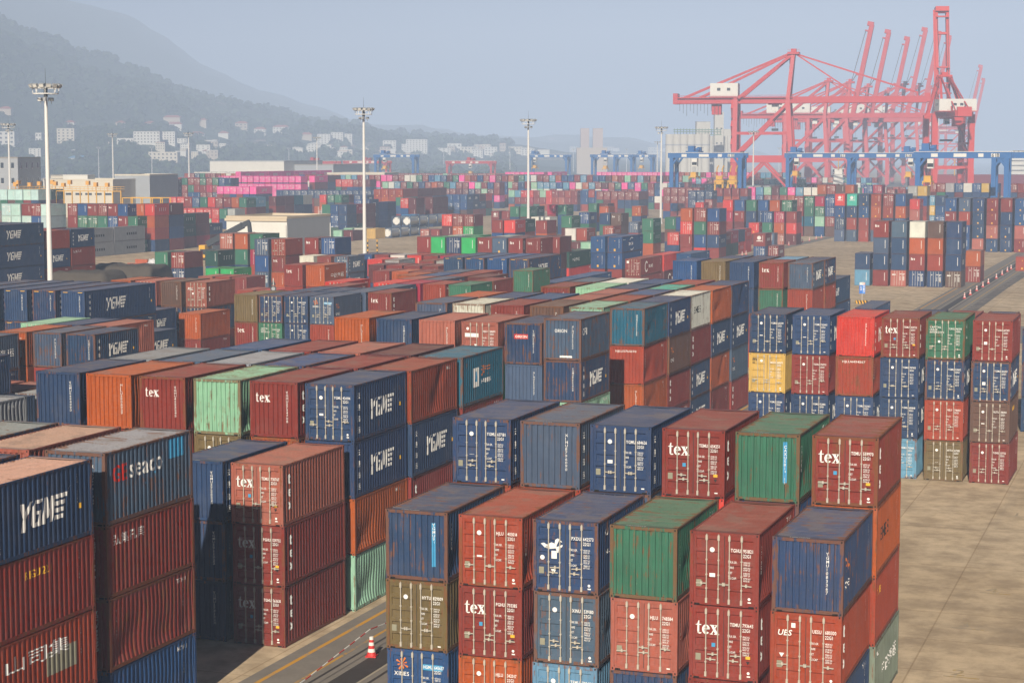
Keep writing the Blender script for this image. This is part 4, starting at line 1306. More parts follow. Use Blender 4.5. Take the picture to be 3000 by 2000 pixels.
def hill_mat():
    m, nt, b = new_mat('wooded_hillside')
    tc = N(nt, 'TexCoord'); v = tc.outputs['Object']
    n1 = nz(nt, v, 0.008, 6.0, 0.65); n2 = nz(nt, v, 0.06, 6.0, 0.7)
    c = mixc(nt, rng(nt, n2, 0.35, 0.65), (0.018, 0.034, 0.014, 1), (0.055, 0.082, 0.032, 1))
    c = mixc(nt, rng(nt, n1, 0.55, 0.66, 0, 0.5), c, (0.09, 0.095, 0.05, 1))
    rk = rng(nt, mth(nt, 'ADD', mth(nt, 'MULTIPLY', nz(nt, v, 0.006, 5.0, 0.6), 0.6), mth(nt, 'MULTIPLY', nz(nt, v, 0.04, 5.0, 0.6), 0.4)), 0.585, 0.635)
    c = mixc(nt, rk, c, (0.30, 0.22, 0.17, 1))
    put(nt, b.inputs['Base Color'], c); b.inputs['Roughness'].default_value = 0.95; b.inputs['Specular IOR Level'].default_value = 0.05
    bp = N(nt, 'Bump'); bp.inputs['Strength'].default_value = 0.8; bp.inputs['Distance'].default_value = 4.0
    nt.links.new(n2, bp.inputs['Height']); nt.links.new(bp.outputs[0], b.inputs['Normal'])
    return m
cols = list(range(-800, 2801, 24))
deps = [1560 + i * 24 for i in range(76)] + [3400 + i * 85 for i in range(39)]
mb = MB(); grid = []
for d in deps:
    for px in cols:
        X, Y, _ = at_depth(px, 459, d)
        mb.v.append((X, Y, hill_z(px, d)))
nc = len(cols)
for j in range(len(deps) - 1):
    for i in range(nc - 1):
        a = j * nc + i
        mb.f.append((a, a + 1, a + nc + 1, a + nc)); mb.m.append(0); mb.c.append(None)
setting('hills', mb.mesh('hills', [hill_mat()], smooth=True))

# ------------------------------------------------------------------ air
mb = MB(); mb.box(-6600, -240, -3.6, 330, 7300, 520)
hz = setting('haze', mb.mesh('haze', []), 'stuff')
hz['label'] = 'pale blue morning haze over the port'
m = bpy.data.materials.new('haze'); m.use_nodes = True
nt = m.node_tree
for n in list(nt.nodes): nt.nodes.remove(n)
out = nt.nodes.new('ShaderNodeOutputMaterial'); pv = nt.nodes.new('ShaderNodeVolumePrincipled')
pv.inputs['Color'].default_value = (0.56, 0.70, 0.95, 1)
pv.inputs['Density'].default_value = 0.00042
pv.inputs['Anisotropy'].default_value = -0.36
nt.links.new(pv.outputs[0], out.inputs['Volume'])
hz.data.materials.append(m)

# ------------------------------------------------------------------ light and camera
SUN_AZ, SUN_EL = RAD(8.5), RAD(29.0)
d = Vector((-math.sin(SUN_AZ) * math.cos(SUN_EL), math.cos(SUN_AZ) * math.cos(SUN_EL), -math.sin(SUN_EL)))
sl = bpy.data.lights.new('sun', 'SUN'); sl.energy = 5.0; sl.angle = RAD(0.5); sl.color = (1.0, 0.90, 0.76)
so = bpy.data.objects.new('sun', sl); COL.objects.link(so); so.rotation_euler = d.to_track_quat('-Z', 'Y').to_euler()
w = bpy.data.worlds.new('World'); SC.world = w; w.use_nodes = True
nt = w.node_tree
for n in list(nt.nodes): nt.nodes.remove(n)
o = nt.nodes.new('ShaderNodeOutputWorld'); bg = nt.nodes.new('ShaderNodeBackground'); sk = nt.nodes.new('ShaderNodeTexSky')
sk.sky_type = 'NISHITA'; sk.sun_disc = False; sk.sun_elevation = SUN_EL; sk.sun_rotation = math.pi - SUN_AZ
sk.air_density = 0.25; sk.dust_density = 0.15; sk.ozone_density = 1.0
bg.inputs['Strength'].default_value = 0.05
nt.links.new(sk.outputs[0], bg.inputs[0]); nt.links.new(bg.outputs[0], o.inputs[0])
cam = bpy.data.cameras.new('camera'); co = bpy.data.objects.new('camera', cam); COL.objects.link(co)
co.location = (0, 0, CAMH); co.rotation_euler = (math.pi / 2 - PITCH, 0, YAW)
cam.sensor_width = 36.0; cam.lens = 36.0 * FPX / 3000.0; cam.clip_start = 0.5; cam.clip_end = 14000
SC.camera = co
SC.view_settings.view_transform = 'Standard'; SC.view_settings.look = 'None'; SC.view_settings.exposure = 0.40; SC.view_settings.gamma = 1.0
SC.cycles.volume_bounces = 0
SC.cycles.max_bounces = 6
SC.cycles.diffuse_bounces = 1
SC.cycles.use_denoising = True
# ------------------------------------------------------------------ light masts
M['mast'] = plain('white_mast_paint', (0.72, 0.71, 0.68), 0.5, 0.08, 0.8)
M['lampbody'] = plain('grey_floodlight', (0.32, 0.33, 0.34), 0.5)
M['darkgrey'] = plain('dark_grey_metal', (0.045, 0.05, 0.055), 0.5, 0.25)
M['black'] = plain('black_rubber', (0.02, 0.02, 0.02), 0.85)
M['red'] = plain('red_paint', (0.55, 0.035, 0.03), 0.5)
M['whitep'] = plain('white_paint', (0.74, 0.72, 0.66), 0.6, 0.10, 0.6)
M['yel'] = plain('yellow_paint', (0.70, 0.38, 0.03), 0.55, 0.15)
M['glassd'] = plain('dark_window_glass', (0.03, 0.04, 0.05), 0.15, 0.1, 1.0, 0.0, 0.5)

def mast_parts(n, H=30.0):
    def f():
        mb = MB(); mb.tube((0, 0, 0), (0, 0, 0.5), 0.55, 0.55, 12, 0); mb.tube((0, 0, 0.5), (0, 0, H - 1.6), 0.37, 0.20, 14, 0)
        pole = mb.mesh('pole', [M['mast']], smooth=False)
        mb = MB(); R = 1.55
        for k in range(24):
            a, b = 2 * math.pi * k / 24, 2 * math.pi * (k + 1) / 24
            for z, rr in ((H - 1.5, R), (H - 0.75, R + 0.12)):
                mb.beam((rr * math.cos(a), rr * math.sin(a), z), (rr * math.cos(b), rr * math.sin(b), z), 0.10, 0.12, 0)
            if k % 3 == 0:
                mb.beam((0.2 * math.cos(a), 0.2 * math.sin(a), H - 1.5), (R * math.cos(a), R * math.sin(a), H - 1.5), 0.09, 0.12, 0)
                mb.beam((R * math.cos(a), R * math.sin(a), H - 1.5), ((R + .12) * math.cos(a), (R + .12) * math.sin(a), H - 0.75), 0.07, 0.07, 0)
        ring = mb.mesh('lamp_ring', [M['mast']])
        mb = MB(); mb.lathe([(0.75, 0), (0.62, 0.28), (0.32, 0.5), (0.0, 0.58)], (0, 0, H - 0.75), 14); mb.tube((0, 0, H - 0.3), (0, 0, H + 1.7), 0.035, 0.012, 6)
        mb.tube((0, 0, H - 1.9), (0, 0, H - 0.7), 0.26, 0.22, 12)
        cap = mb.mesh('cap', [M['darkgrey']])
        mb = MB()
        mb.box(-0.30, 0.02, -0.22, 0.30, 0.34, 0.22, 0); mb.box(-0.26, 0.338, -0.18, 0.26, 0.345, 0.18, 1); mb.beam((0, 0.1, -0.2), (0, 0.1, -0.55), 0.06, 0.06, 0)
        lamp = mb.mesh('floodlight', [M['lampbody'], M['whitep']])
        return pole, ring, cap, lamp
    return cached(('mast', H), f)

def make_mast(lab, x, y, n):
    t = thing('light_mast', lab, 'light mast', (x, y, 0), rnd.uniform(0, 1), 'high light masts of the yard')
    pole, ring, cap, lamp = mast_parts(n)
    ob('pole', pole, t); ob('lamp_ring', ring, t); ob('cap', cap, t)
    for k in range(n):
        a = 2 * math.pi * k / n
        o = ob('floodlight', lamp, t, (1.72 * math.cos(a), 1.72 * math.sin(a), 30 - 0.42), a - math.pi / 2)
        o.rotation_euler = (RAD(-28), 0, a - math.pi / 2)
    if n > 10:
        for a in (0.5, 2.4, 4.4):
            ob('floodlight', lamp, t, (0.8 * math.cos(a), 0.8 * math.sin(a), 30 - 2.2), a)
DSP = 3000 / 2352.0
for lab, px, ptop, n in (('tallest white lamp mast beside pale mint stacks', 133, 228, 14), ('white lamp mast before the grey storey building', 24, 347, 12), ('white lamp mast rising from yellow platform', 329, 377, 10), ('white lamp mast by the hillside flats', 552, 375, 10),
                         ('white lamp mast above pink stacks', 928, 388, 10), ('thick white lamp mast behind navy stack with red bands', 1065, 300, 14), ('white lamp mast behind green lettered row', 1548, 334, 12), ('white lamp mast before the silos', 1938, 357, 12), ('white lamp mast in front of red crane portal', 2208, 370, 10),
                         ('thin lamp mast left of yellow platform', 288, 418, 8), ('thin lamp mast before the cream flats', 444, 417, 8), ('thin lamp mast over the pale warehouse end', 579, 422, 8), ('thin lamp mast over the warehouse', 813, 430, 8), ('thin lamp mast right of the warehouse pair', 846, 421, 8),
                         ('thin lamp mast beside blue gantry in haze', 1300, 425, 8), ('thin lamp mast over red long line', 1405, 432, 8), ('thin lamp mast left of twin towers', 1494, 420, 8), ('thin lamp mast right of twin towers', 1680, 424, 8), ('thin lamp mast left of silo lamp mast', 1836, 424, 8), ('thin lamp mast under the silos', 1926, 402, 8), ('thin lamp mast behind far blue gantries', 1012, 432, 8), ('thin lamp mast above pink far rows', 1595, 434, 8), ('thin lamp mast between blue gantries', 2283, 420, 8), ('thin lamp mast left of the cold store', 872, 440, 8), ('thin lamp mast far over the red doors', 1225, 440, 8)):
    x, y = on_level(px, ptop + 12, 30.0)
    make_mast(lab, x, y, n)

# ------------------------------------------------------------------ ship to shore cranes
M['sts'] = plain('red_crane_paint', (0.56, 0.055, 0.055), 0.5, 0.14, 0.25)
M['sts2'] = plain('bright_red_crane_paint', (0.62, 0.05, 0.035), 0.5, 0.14, 0.25)
M['rope'] = plain('steel_rope', (0.10, 0.08, 0.08), 0.6)
G_, S_ = 24.0, 9.0        # rail gauge, half the leg spacing along the rails
HG, HA = 44.5, 64.0       # girder and apex heights
def sts(lab, x, y, rz, up, mat, k=1.0, number=None, wide=False):
    t = thing('quay_crane', lab, 'crane', (x, y, 0), rz, 'red ship to shore cranes along the quay')
    t.scale = (k, k, k)
    def part(name, fn, par=t, mats=None):
        def g():
            mb = MB(); fn(mb); return mb.mesh(name, mats or [mat, M['whitep'], M['darkgrey'], M['rope']])
        return ob(name, cached(('sts', name, fn.__name__, mat.name, wide, up if name in ('boom',) else 0), g), par)
    for sx in (0, -G_):
        for sy in (-S_, S_):
            def leg(mb, sx=sx, sy=sy):
                xt = sx - (2.0 if sx == 0 else 0.0)
                kk = 1.0 if wide else 0.62; th = 3.0 if wide else 2.0
                mb.beam((sx, sy, 2.2), (sx, sy * 0.98, 18), th + 0.4, th, 0)
                mb.beam((sx, sy * 0.98, 18), (xt, sy * kk, HG), th, th - 0.2, 0)
                for q in (-1, 1):
                    mb.box(sx - 0.7, sy + q * 2.2 - 1.8, 0.25, sx + 0.7, sy + q * 2.2 + 1.8, 1.3, 2)
                    mb.box(sx - 0.5, sy + q * 2.2 - 0.9, 1.25, sx + 0.5, sy + q * 2.2 + 0.9, 2.2, 0)
            leg.__name__ = 'leg%d%d' % (sx, sy)
            part('portal_leg', leg)
    for sx in (0, -G_):
        def sill(mb, sx=sx): mb.beam((sx, -S_ - 4, 3.2), (sx, S_ + 4, 3.2), 1.5, 1.9, 0); mb.beam((sx, -S_ * .98, 18.6), (sx, S_ * .98, 18.6), 1.3, 1.6, 0)
        sill.__name__ = 'sill%d' % sx
        part('sill_beam', sill)
    for sy in (-S_, S_):
        def pb(mb, sy=sy):
            mb.beam((-G_, sy * .98, 19.6), (0, sy * .98, 19.6), 1.5, 3.0, 0)
            mb.beam((-G_, sy * .97, 6), (-G_ / 2, sy * .97, 18.4), 0.9, 0.9, 0); mb.beam((0, sy * .97, 6), (-G_ / 2, sy * .97, 18.4), 0.9, 0.9, 0)
            mb.beam((-G_, sy * .94, 21), (-2, sy * .66, HG - 1.5), 1.2, 1.2, 0)
            mb.beam((-G_, sy * .83, 30.5), (-1.5, sy * .83, 30.5), 1.1, 1.1, 0)
        pb.__name__ = 'pb%d' % sy
        part('portal_beam', pb)
    def girder(mb):
        for sy in (-3.2, 3.2): mb.beam((-G_ - 25, sy, HG), (1.5, sy, HG), 1.5, 2.8, 0)
        for i in range(9): mb.beam((-G_ - 24 + i * 6, -3.2, HG + .4), (-G_ - 24 + i * 6, 3.2, HG + .4), 0.6, 0.8, 0)
        for sy in (-4.6, 4.6):
            mb.beam((-G_ - 25, sy, HG + 0.9), (0, sy, HG + 0.9), 0.9, 0.12, 0); mb.beam((-G_ - 25, sy * 1.08, HG + 2.0), (0, sy * 1.08, HG + 2.0), 0.10, 0.10, 0)
        for i in range(12): mb.beam((-G_ - 24 + i * 1.5, -3.6, HG - 1.0), (-G_ - 24 + i * 1.5, -3.6, HG - 4.5 - (i % 3)), 0.14, 0.14, 2)
        mb.box(-G_ - 27, -3.4, HG - 1.5, -G_ - 25, 3.4, HG + 3.0, 0); mb.box(-G_ - 10.5, -2, HG - 6.0, -G_ - 6.5, 2, HG - 1.6, 0)
        ww = 9.6 if wide else 6.0
        mb.beam((-2.0, -ww, HG), (-2.0, ww, HG), 1.6, 2.0, 0); mb.beam((-G_, -ww, HG), (-G_, ww, HG), 1.6, 2.0, 0)
    part('girder', girder)
    def aframe(mb):
        for sy in (-1, 1):
            mb.beam((-2.0, sy * (8.6 if wide else 5.4), HG), (-0.2, sy * (3.0 if wide else 2.0), HA), 1.6, 1.5, 0)
            mb.beam((-G_ + 1, sy * 5.4, HG + 0.8), (-0.8, sy * 2.0, HA - 0.5), 1.1, 1.1, 0)
            mb.beam((-G_ - 16, sy * 3.4, HG + 1), (-1.0, sy * 2.0, HA), 0.6, 0.6, 0)
            mb.beam((-G_ - 23, sy * 3.4, HG + 1), (-1.0, sy * 2.2, HA + .4), 0.55, 0.55, 0)
        for z in (50, 55.5, 60.5): 
            w_ = 5.4 - 3.4 * (z - HG) / (HA - HG); xx = -2.0 + 1.8 * (z - HG) / (HA - HG)
            mb.beam((xx, -w_, z), (xx, w_, z), 0.6, 0.6, 0)
        mb.box(-2.6, -3.4, HA - 0.4, 2.4, 3.4, HA + 0.6, 0); mb.box(-1.2, -1.6, HA + .6, 1.0, 1.6, HA + 2.0, 0)
        for q in (-3.4, 3.4): mb.beam((-2.6, q, HA + 1.6), (2.4, q, HA + 1.6), 0.09, 0.09, 0)
        for i in range(10): mb.beam((-1.9, 2.8 if i % 2 else 4.6, HG + i * 1.9), (-1.9, 4.6 if i % 2 else 2.8, HG + 1.9 + i * 1.9), 0.5, 0.10, 2)
    part('apex_frame', aframe)
    def house(mb):
        hw = 9.0 if wide else 4.2
        mb.box(-G_ - 11, -hw, HG + 1.5, -G_ + 0.8, hw, HG + 7.2, 1); mb.box(-G_ - 11.3, -hw - .3, HG + 1.15, -G_ + 1.1, hw + .3, HG + 1.5, 0)
        for q in (-hw - .01, hw + .01):
            for i in range(2): mb.box(-G_ - 8 + i * 4.2, q - 0.03, HG + 4.0, -G_ - 6.6 + i * 4.2, q + 0.03, HG + 5.2, 2)
        for i in range(2): mb.box(-G_ - 11.04, -2.6 + i * 3.2, HG + 4.0, -G_ - 10.97, -1.0 + i * 3.2, HG + 5.2, 2)
    part('machinery_house', house)
    def stair(mb):
        for i in range(11):
            z0 = 3 + i * 3.8
            a, b = (-G_ - 1.4, -G_ - 1.4)
            mb.beam((a, -S_ * .8 + (3.2 if i % 2 else 0), z0), (b, -S_ * .8 + (0 if i % 2 else 3.2), z0 + 3.8), 0.8, 0.16, 0)
            mb.box(a - 0.5, -S_ * .8 - 0.4, z0 - 0.06, a + 0.5, -S_ * .8 + 3.6, z0 + 0.06, 0)
    part('access_stair', stair, mats=[M['sts2'], M['whitep']])
    def cab(mb):
        mb.box(-9, -1.3, HG - 4.6, -6.2, 1.3, HG - 1.9, 1); mb.box(-9.05, -1.1, HG - 4.2, -6.15, 1.1, HG - 3.0, 2); mb.box(-10.5, -3.0, HG - 1.9, -5.0, 3.0, HG - 1.2, 0)
        mb.beam((-7.6, 0, HG - 1.5), (-7.6, 0, HG - 12.0), 0.08, 0.08, 3)
        mb.box(-8.8, -3.1, HG - 13.0, -6.4, 3.1, HG - 12.0, 2)
    part('operator_cab', cab)
    def boom(mb):
        for sy in (-2.8, 2.8): mb.beam((0, sy, 0), (54, sy, 0), 1.5, 2.7, 0)
        for q in (2, 42, 53): mb.beam((q, -2.8, 0.3), (q, 2.8, 0.3), 1.2, 1.2, 0)
        for q in (24, 50): mb.beam((q, -2.8, 1.0), (q, -2.8, 2.8), 0.7, 0.7, 0); mb.beam((q, 2.8, 1.0), (q, 2.8, 2.8), 0.7, 0.7, 0); mb.beam((q, -2.8, 2.8), (q, 2.8, 2.8), 0.7, 0.7, 0)
        mb.box(53, -3.4, -1.0, 55.4, 3.4, 2.6, 0)
        mb.beam((0, 4.0, 0.8), (54, 4.0, 0.8), 0.8, 0.12, 0)
    bo = part('boom', boom); bo.location = (1.5, 0, HG)
    if up: bo.rotation_euler = (0, -RAD(79), 0)
    tip = (lambda q, h: (1.5 + q * math.cos(RAD(79)) - h * math.sin(RAD(79)), HG + q * math.sin(RAD(79)) + h * math.cos(RAD(79)))) if up else (lambda q, h: (1.5 + q, HG + h))
    for q in (24, 50):
        def stay(mb, q=q):
            X, Z = tip(q, 2.8)
            for sy in (-1, 1): mb.beam((0.4, sy * 2.0, HA), (X, sy * 2.8, Z), 0.55 if not up else 0.18, None, 0 if not up else 3)
        stay.__name__ = 'stay%d%d' % (q, up)
        part('forestay', stay)
    if number:
        for sy in (-1,):
            mb = MB(); tx, w_ = flat_text(number, 1.8, 0.03)
            for P in tx: mb.face([(-12 + a, -S_ * .98 - 0.67, 18.7 + b) for a, b in P])
            for P in disc(0.9, 14, -21.5, 19.6): mb.face([(a, -S_ * .98 - 0.67, b) for a, b in P])
            mb.face([(-20 + a, -S_ * .98 - 0.67, b) for a, b in rect(0, 18.8, 3.6, 20.4)[0]])
            ob('lettering', mb.mesh('lettering', [M['white']]), t)
    return t
RZQ = QA       # boom axis: along local +x, square to the quay
def put_sts(lab, px, d, up, k=1.0, mat=None, number=None, rz=None, wide=False):
    x, y, _ = at_depth(px, 459, d)
    return sts(lab, x, y, RZQ if rz is None else rz, up, mat or M['sts'], k, number, wide)
put_sts('nearest red quay crane with its boom lowered', 2322, 800, False, number='011')
put_sts('second red quay crane with lowered boom, smaller in haze', 2425, 1046, False, 0.97, number='012')
put_sts('red quay crane with tallest raised boom', 2488, 1110, True)
put_sts('red quay crane with second raised boom', 2541, 1178, True)
put_sts('red quay crane with lowest third raised boom', 2600, 1246, True)
put_sts('red quay crane with fourth raised boom', 2648, 1290, True, 1.09)
put_sts('red quay crane with faint fifth raised boom', 2690, 1340, True, 1.10)
put_sts('faint red quay crane with lowered boom behind the second', 2480, 1240, False, 1.0)
put_sts('red quay crane with raised boom beside the end on crane', 2722, 1420, True, 1.12)
put_sts('bright red crane seen end on with upright twin boom', 2762, 812, True, 0.86, M['sts2'], rz=YAW + math.pi / 2 - RAD(2), wide=True)
put_sts('faint red crane beyond the end on crane', 2828, 1750, True, 1.06)
put_sts('fainter red crane farthest along the quay', 2842, 1900, True, 1.0)

# ------------------------------------------------------------------ blue yard gantries
M['rtg'] = plain('blue_gantry_paint', (0.025, 0.13, 0.36), 0.5, 0.16, 0.3)
M['rtgred'] = plain('red_gantry_paint', (0.45, 0.05, 0.05), 0.5, 0.16, 0.3)
def rtg(lab, px, d, span=23.5, H=21.0, tr=0.2, number='', k=1.0, mat=None, rz=0.0):
    x, y, _ = at_depth(px, 459, d)
    mat = mat or M['rtg']
    t = thing('yard_gantry', lab, 'gantry crane', (x, y, 0), rz, 'rubber tyred gantry cranes')
    t.scale = (k, k, k)
    def part(name, key, fn, mats=None):
        def g():
            mb = MB(); fn(mb); return mb.mesh(name, mats or [mat, M['whitep'], M['black'], M['yel'], M['rope']])
        return ob(name, cached(('rtg', name, key, span, H, mat.name), g), t)
    for i, xx in enumerate((0, span)):
        for j, yy in enumerate((0, 6.6)):
            def leg(mb, xx=xx, yy=yy):
                mb.beam((xx, yy, 1.7), (xx, yy, H), 1.3, 0.9, 0, up=(0, 1, 0))
                mb.beam((xx, yy, H - 3.5), (xx + (2.4 if xx == 0 else -2.4), yy, H - 0.2), 0.6, 0.6, 0)
            part('leg', (i, j), leg)
        def sill(mb, xx=xx):
            mb.beam((xx, -1.6, 1.6), (xx, 8.2, 1.6), 0.9, 1.0, 0)
            for q in (-1.0, 1.0, 5.6, 7.6): mb.tube((xx - 0.3, q, 0.75), (xx + 0.3, q, 0.75), 0.75, n=12, m=2)
            mb.beam((xx, 0, H - 1.2), (xx, 6.6, H - 1.2), 0.7, 0.8, 0)
        part('end_carriage', i, sill)
    for j, yy in enumerate((0, 6.6)):
        def beam(mb, yy=yy):
            mb.beam((-1.2, yy, H), (span + 1.2, yy, H), 0.9, 1.7, 0)
            mb.beam((-1.2, yy, H + 0.95), (span + 1.2, yy, H + 0.95), 1.2, 0.12, 1)
            if yy == 0:
                for q, w_ in ((3.5, 1.8), (9.5, 3.4), (16.0, 1.4), (19.4, 2.2)): mb.box(q, -0.475, H - 0.5, q + w_, -0.455, H + 0.45, 1)
        part('main_beam', j, beam)
    tx = span * tr
    def trolley(mb):
        mb.box(-2.2, -0.3, H + 1.0, 2.2, 6.9, H + 1.5, 0); mb.box(-1.6, 0.6, H + 1.5, 0.4, 3.0, H + 3.2, 0); mb.tube((-0.8, 3.6, H + 2.0), (1.6, 3.6, H + 2.0), 0.5, n=10, m=0)
        mb.box(0.6, 4.4, H + 1.5, 1.8, 6.2, H + 2.8, 0)
        for q in (-2.2, 2.2): mb.beam((q, -0.3, H + 2.6), (q, 6.9, H + 2.6), 0.07, 0.07, 0)
        mb.box(0.2, -0.9, H - 3.6, 1.9, 1.2, H - 1.0, 1); mb.box(0.25, -0.93, H - 3.2, 1.85, -0.89, H - 2.2, 2)
    part('trolley', 0, trolley).location = (tx, 0, 0)
    def spr(mb):
        for q in (-0.9, 0.9):
            for s_ in (1.6, 4.8): mb.beam((q, s_, H + 0.8), (q, s_, H - 6.4), 0.06, 0.06, 4)
        mb.box(-1.2, 0.2, H - 7.4, 1.2, 6.3, H - 7.0, 3); mb.box(-1.0, 1.6, H - 7.0, 1.0, 4.9, H - 5.6, 3)
        for q in (-1.2, 0.95):
            for s_ in (0.2, 5.9): mb.box(q, s_, H - 8.0, q + 0.25, s_ + 0.35, H - 7.4, 3)
    part('spreader', 0, spr).location = (tx, 0, 0)
    def cab(mb): mb.box(span - 1.9, 1.6, 2.2, span - 0.5, 4.8, 5.2, 1); mb.box(span + 0.66, 0.2, 6.0, span + 1.5, 2.2, 9.0, 1)
    part('power_cabinet', 0, cab)
    if number:
        mb = MB(); tt, _ = flat_text(number, 1.0, 0.02)
        for P in tt: mb.face([(19.5 + a, -0.48, H - 0.5 + b) for a, b in P])
        ob('lettering', mb.mesh('lettering', [M['ltblack']]), t)
for lab, px, d, tr, num in (('nearest blue yard gantry under the end on red crane', 2690, 512, 0.10, '618'), ('blue yard gantry at the far right edge', 2912, 530, 0.55, ''), ('blue yard gantry left of the nearest one', 2488, 655, 0.86, '616'), ('blue yard gantry before the lowered crane portal', 2308, 690, 0.10, '611'),
                            ('blue yard gantry right of the silos', 1968, 633, 0.30, '610'), ('hazy blue gantry right of twin towers', 1800, 1150, 0.7, ''), ('hazy blue gantry under the twin towers', 1735, 1080, 0.3, ''), ('hazy blue gantry beside the thin mast', 1552, 1150, 0.1, ''), ('hazy blue gantry alone beside the warehouse', 1100, 1080, 0.2, '')):
    rtg(lab, px, d, tr=tr, number=num)
for lab, px, d in (('faint red gantry beyond pink stacks', 850, 1150), ('faint red gantry between blue gantry and mast', 1310, 1200), ('faint red gantry near the curved wall', 1010, 1250)):
    rtg(lab, px, d, 30.0, 17.0, 0.5, mat=M['rtgred'])
# ------------------------------------------------------------------ buildings
def bmat(name, col): return plain(name, col, 0.8, 0.12, 0.25)
BM = {'cream': bmat('cream_render', (0.66, 0.60, 0.48)), 'white': bmat('white_render', (0.70, 0.68, 0.62)), 'grey': bmat('grey_cladding', (0.36, 0.38, 0.40)), 'pink': bmat('pinkish_concrete', (0.50, 0.40, 0.36)),
      'tan': bmat('tan_render', (0.50, 0.42, 0.33)), 'roofred': bmat('red_tiles', (0.35, 0.10, 0.06)), 'roofgrey': bmat('grey_roofing', (0.30, 0.28, 0.25)), 'sand': bmat('sand_roof', (0.58, 0.48, 0.34)), 'blue': bmat('blue_sheet', (0.08, 0.25, 0.42)), 'silo': bmat('silo_concrete', (0.58, 0.56, 0.50))}
def building(name, lab, x, y, z, w, d, h, rz=0.0, wall='white', roof='roofgrey', floors=0, bays=0, side_bays=0, win=(1.5, 1.5), hip=0.0, extra=None, parapet=0.5, group=None, cat='building', z0=0.9):
    t = thing(name, lab, cat, (x, y, z), rz, group)
    mb = MB(); mb.box(0, 0, -6, w, d, h, 0, skip='bt')
    ob('wall', mb.mesh('wall', [BM[wall]]), t)
    mb = MB()
    if hip:
        e = 0.6
        a = [(-e, -e, h), (w + e, -e, h), (w + e, d + e, h), (-e, d + e, h)]
        i = min(w, d) / 2
        b = [(i, d / 2, h + hip), (w - i, d / 2, h + hip)] if w > d else [(w / 2, i, h + hip), (w / 2, d - i, h + hip)]
        if w > d: mb.face([a[0], a[1], b[1], b[0]]); mb.face([a[1], a[2], b[1]]); mb.face([a[2], a[3], b[0], b[1]]); mb.face([a[3], a[0], b[0]])
        else: mb.face([a[0], a[1], b[0]]); mb.face([a[1], a[2], b[1], b[0]]); mb.face([a[2], a[3], b[1]]); mb.face([a[3], a[0], b[0], b[1]])
        mb.face(a[::-1])
    else:
        mb.box(0.0, 0.0, h - 0.01, w, d, h + 0.05)
        for q in ((-0.06, -0.06, w + 0.06, 0.2), (-0.06, d - 0.2, w + 0.06, d + 0.06), (-0.06, 0.2, 0.2, d - 0.2), (w - 0.2, 0.2, w + 0.06, d - 0.2)):
            mb.box(q[0], q[1], h + 0.05, q[2], q[3], h + parapet)
    ob('roof', mb.mesh('roof', [BM[roof]]), t)
    fh = h / max(1, floors)
    if floors:
        mb = MB(); mb.box(-win[0] / 2, -0.05, 0, win[0] / 2, 0.02, win[1], 0); mb.box(-win[0] / 2 - 0.12, -0.09, -0.14, win[0] / 2 + 0.12, 0.02, -0.002, 1)
        wm = cached(('win', win), lambda: mb.mesh('window', [M['glassd'], BM['white']]))
        for f in range(floors):
            for b in range(bays): ob('window', wm, t, (w * (b + 0.5) / bays, 0, f * fh + z0))
            for b in range(side_bays): ob('window', wm, t, (w, d * (b + 0.5) / side_bays, f * fh + z0), math.pi / 2)
    if extra: extra(t, w, d, h)
    return t

def roofbox(bx, by, bw, bd, bh, wall='white', name='roof_hut'):
    def f(t, w, d, h):
        mb = MB(); mb.box(bx, by, h + 0.05, bx + bw, by + bd, h + bh); mb.box(bx - 0.1, by - 0.1, h + bh, bx + bw + 0.1, by + bd + 0.1, h + bh + 0.15)
        ob(name, mb.mesh(name, [BM[wall]]), t)
    return f

# white flat-roofed office with the grey gable side
def office_extra(t, w, d, h):
    mb = MB(); mb.box(-0.3, -0.3, h - 0.55, w + 0.05, -0.01, h + 0.02); mb.box(4, -2.0, 2.6, w - 0.4, -0.02, 2.9)
    ob('canopy', mb.mesh('canopy', [BM['sand']]), t)
    for i, yy in enumerate((1.4, 5.2, 8.8)):
        mb = MB(); mb.box(0.002, -0.55, 0, 0.06, 0.55, 1.7, 0); mb.box(0.0, -0.7, -0.12, 0.2, 0.7, 0, 1)
        ob('window', mb.mesh('window', [M['glassd'], BM['white']]), t, (w, yy, 1.5))
    mb = MB(); mb.tube((w - 0.2, -0.2, 0), (w - 0.2, -0.2, 6.4), 0.10); mb.tube((w + 0.1, d - 0.3, 0), (w + 0.1, d - 0.3, 6.2), 0.10)
    ob('downpipe', mb.mesh('downpipe', [BM['white']]), t)
    mb = MB(); mb.box(w + 0.002, 0.02, -2, w + 0.03, d - 0.02, h - 0.1)
    ob('side_cladding', mb.mesh('side_cladding', [BM['grey']]), t)
    mb = MB()
    for k in range(5): mb.beam((w - 2.4, d - 1, h + 0.3 * k), (w - 1.6, d - 1, h + 0.3 * k), 0.06)
    for q in (-2.4, -1.6): mb.beam((w + q, d - 1, h), (w + q, d - 1, h + 2.0), 0.07)
    ob('roof_ladder', mb.mesh('roof_ladder', [M['mast']]), t)
x0, y0 = on_level(664, 683, 0)
x, y, _ = at_depth(664, 683, 395)
building('yard_office', 'white flat roofed office with grey side wall behind the reach stacker', x, y, 0, 14.2, 21, 7.7, 0.0, 'white', 'sand', extra=office_extra)
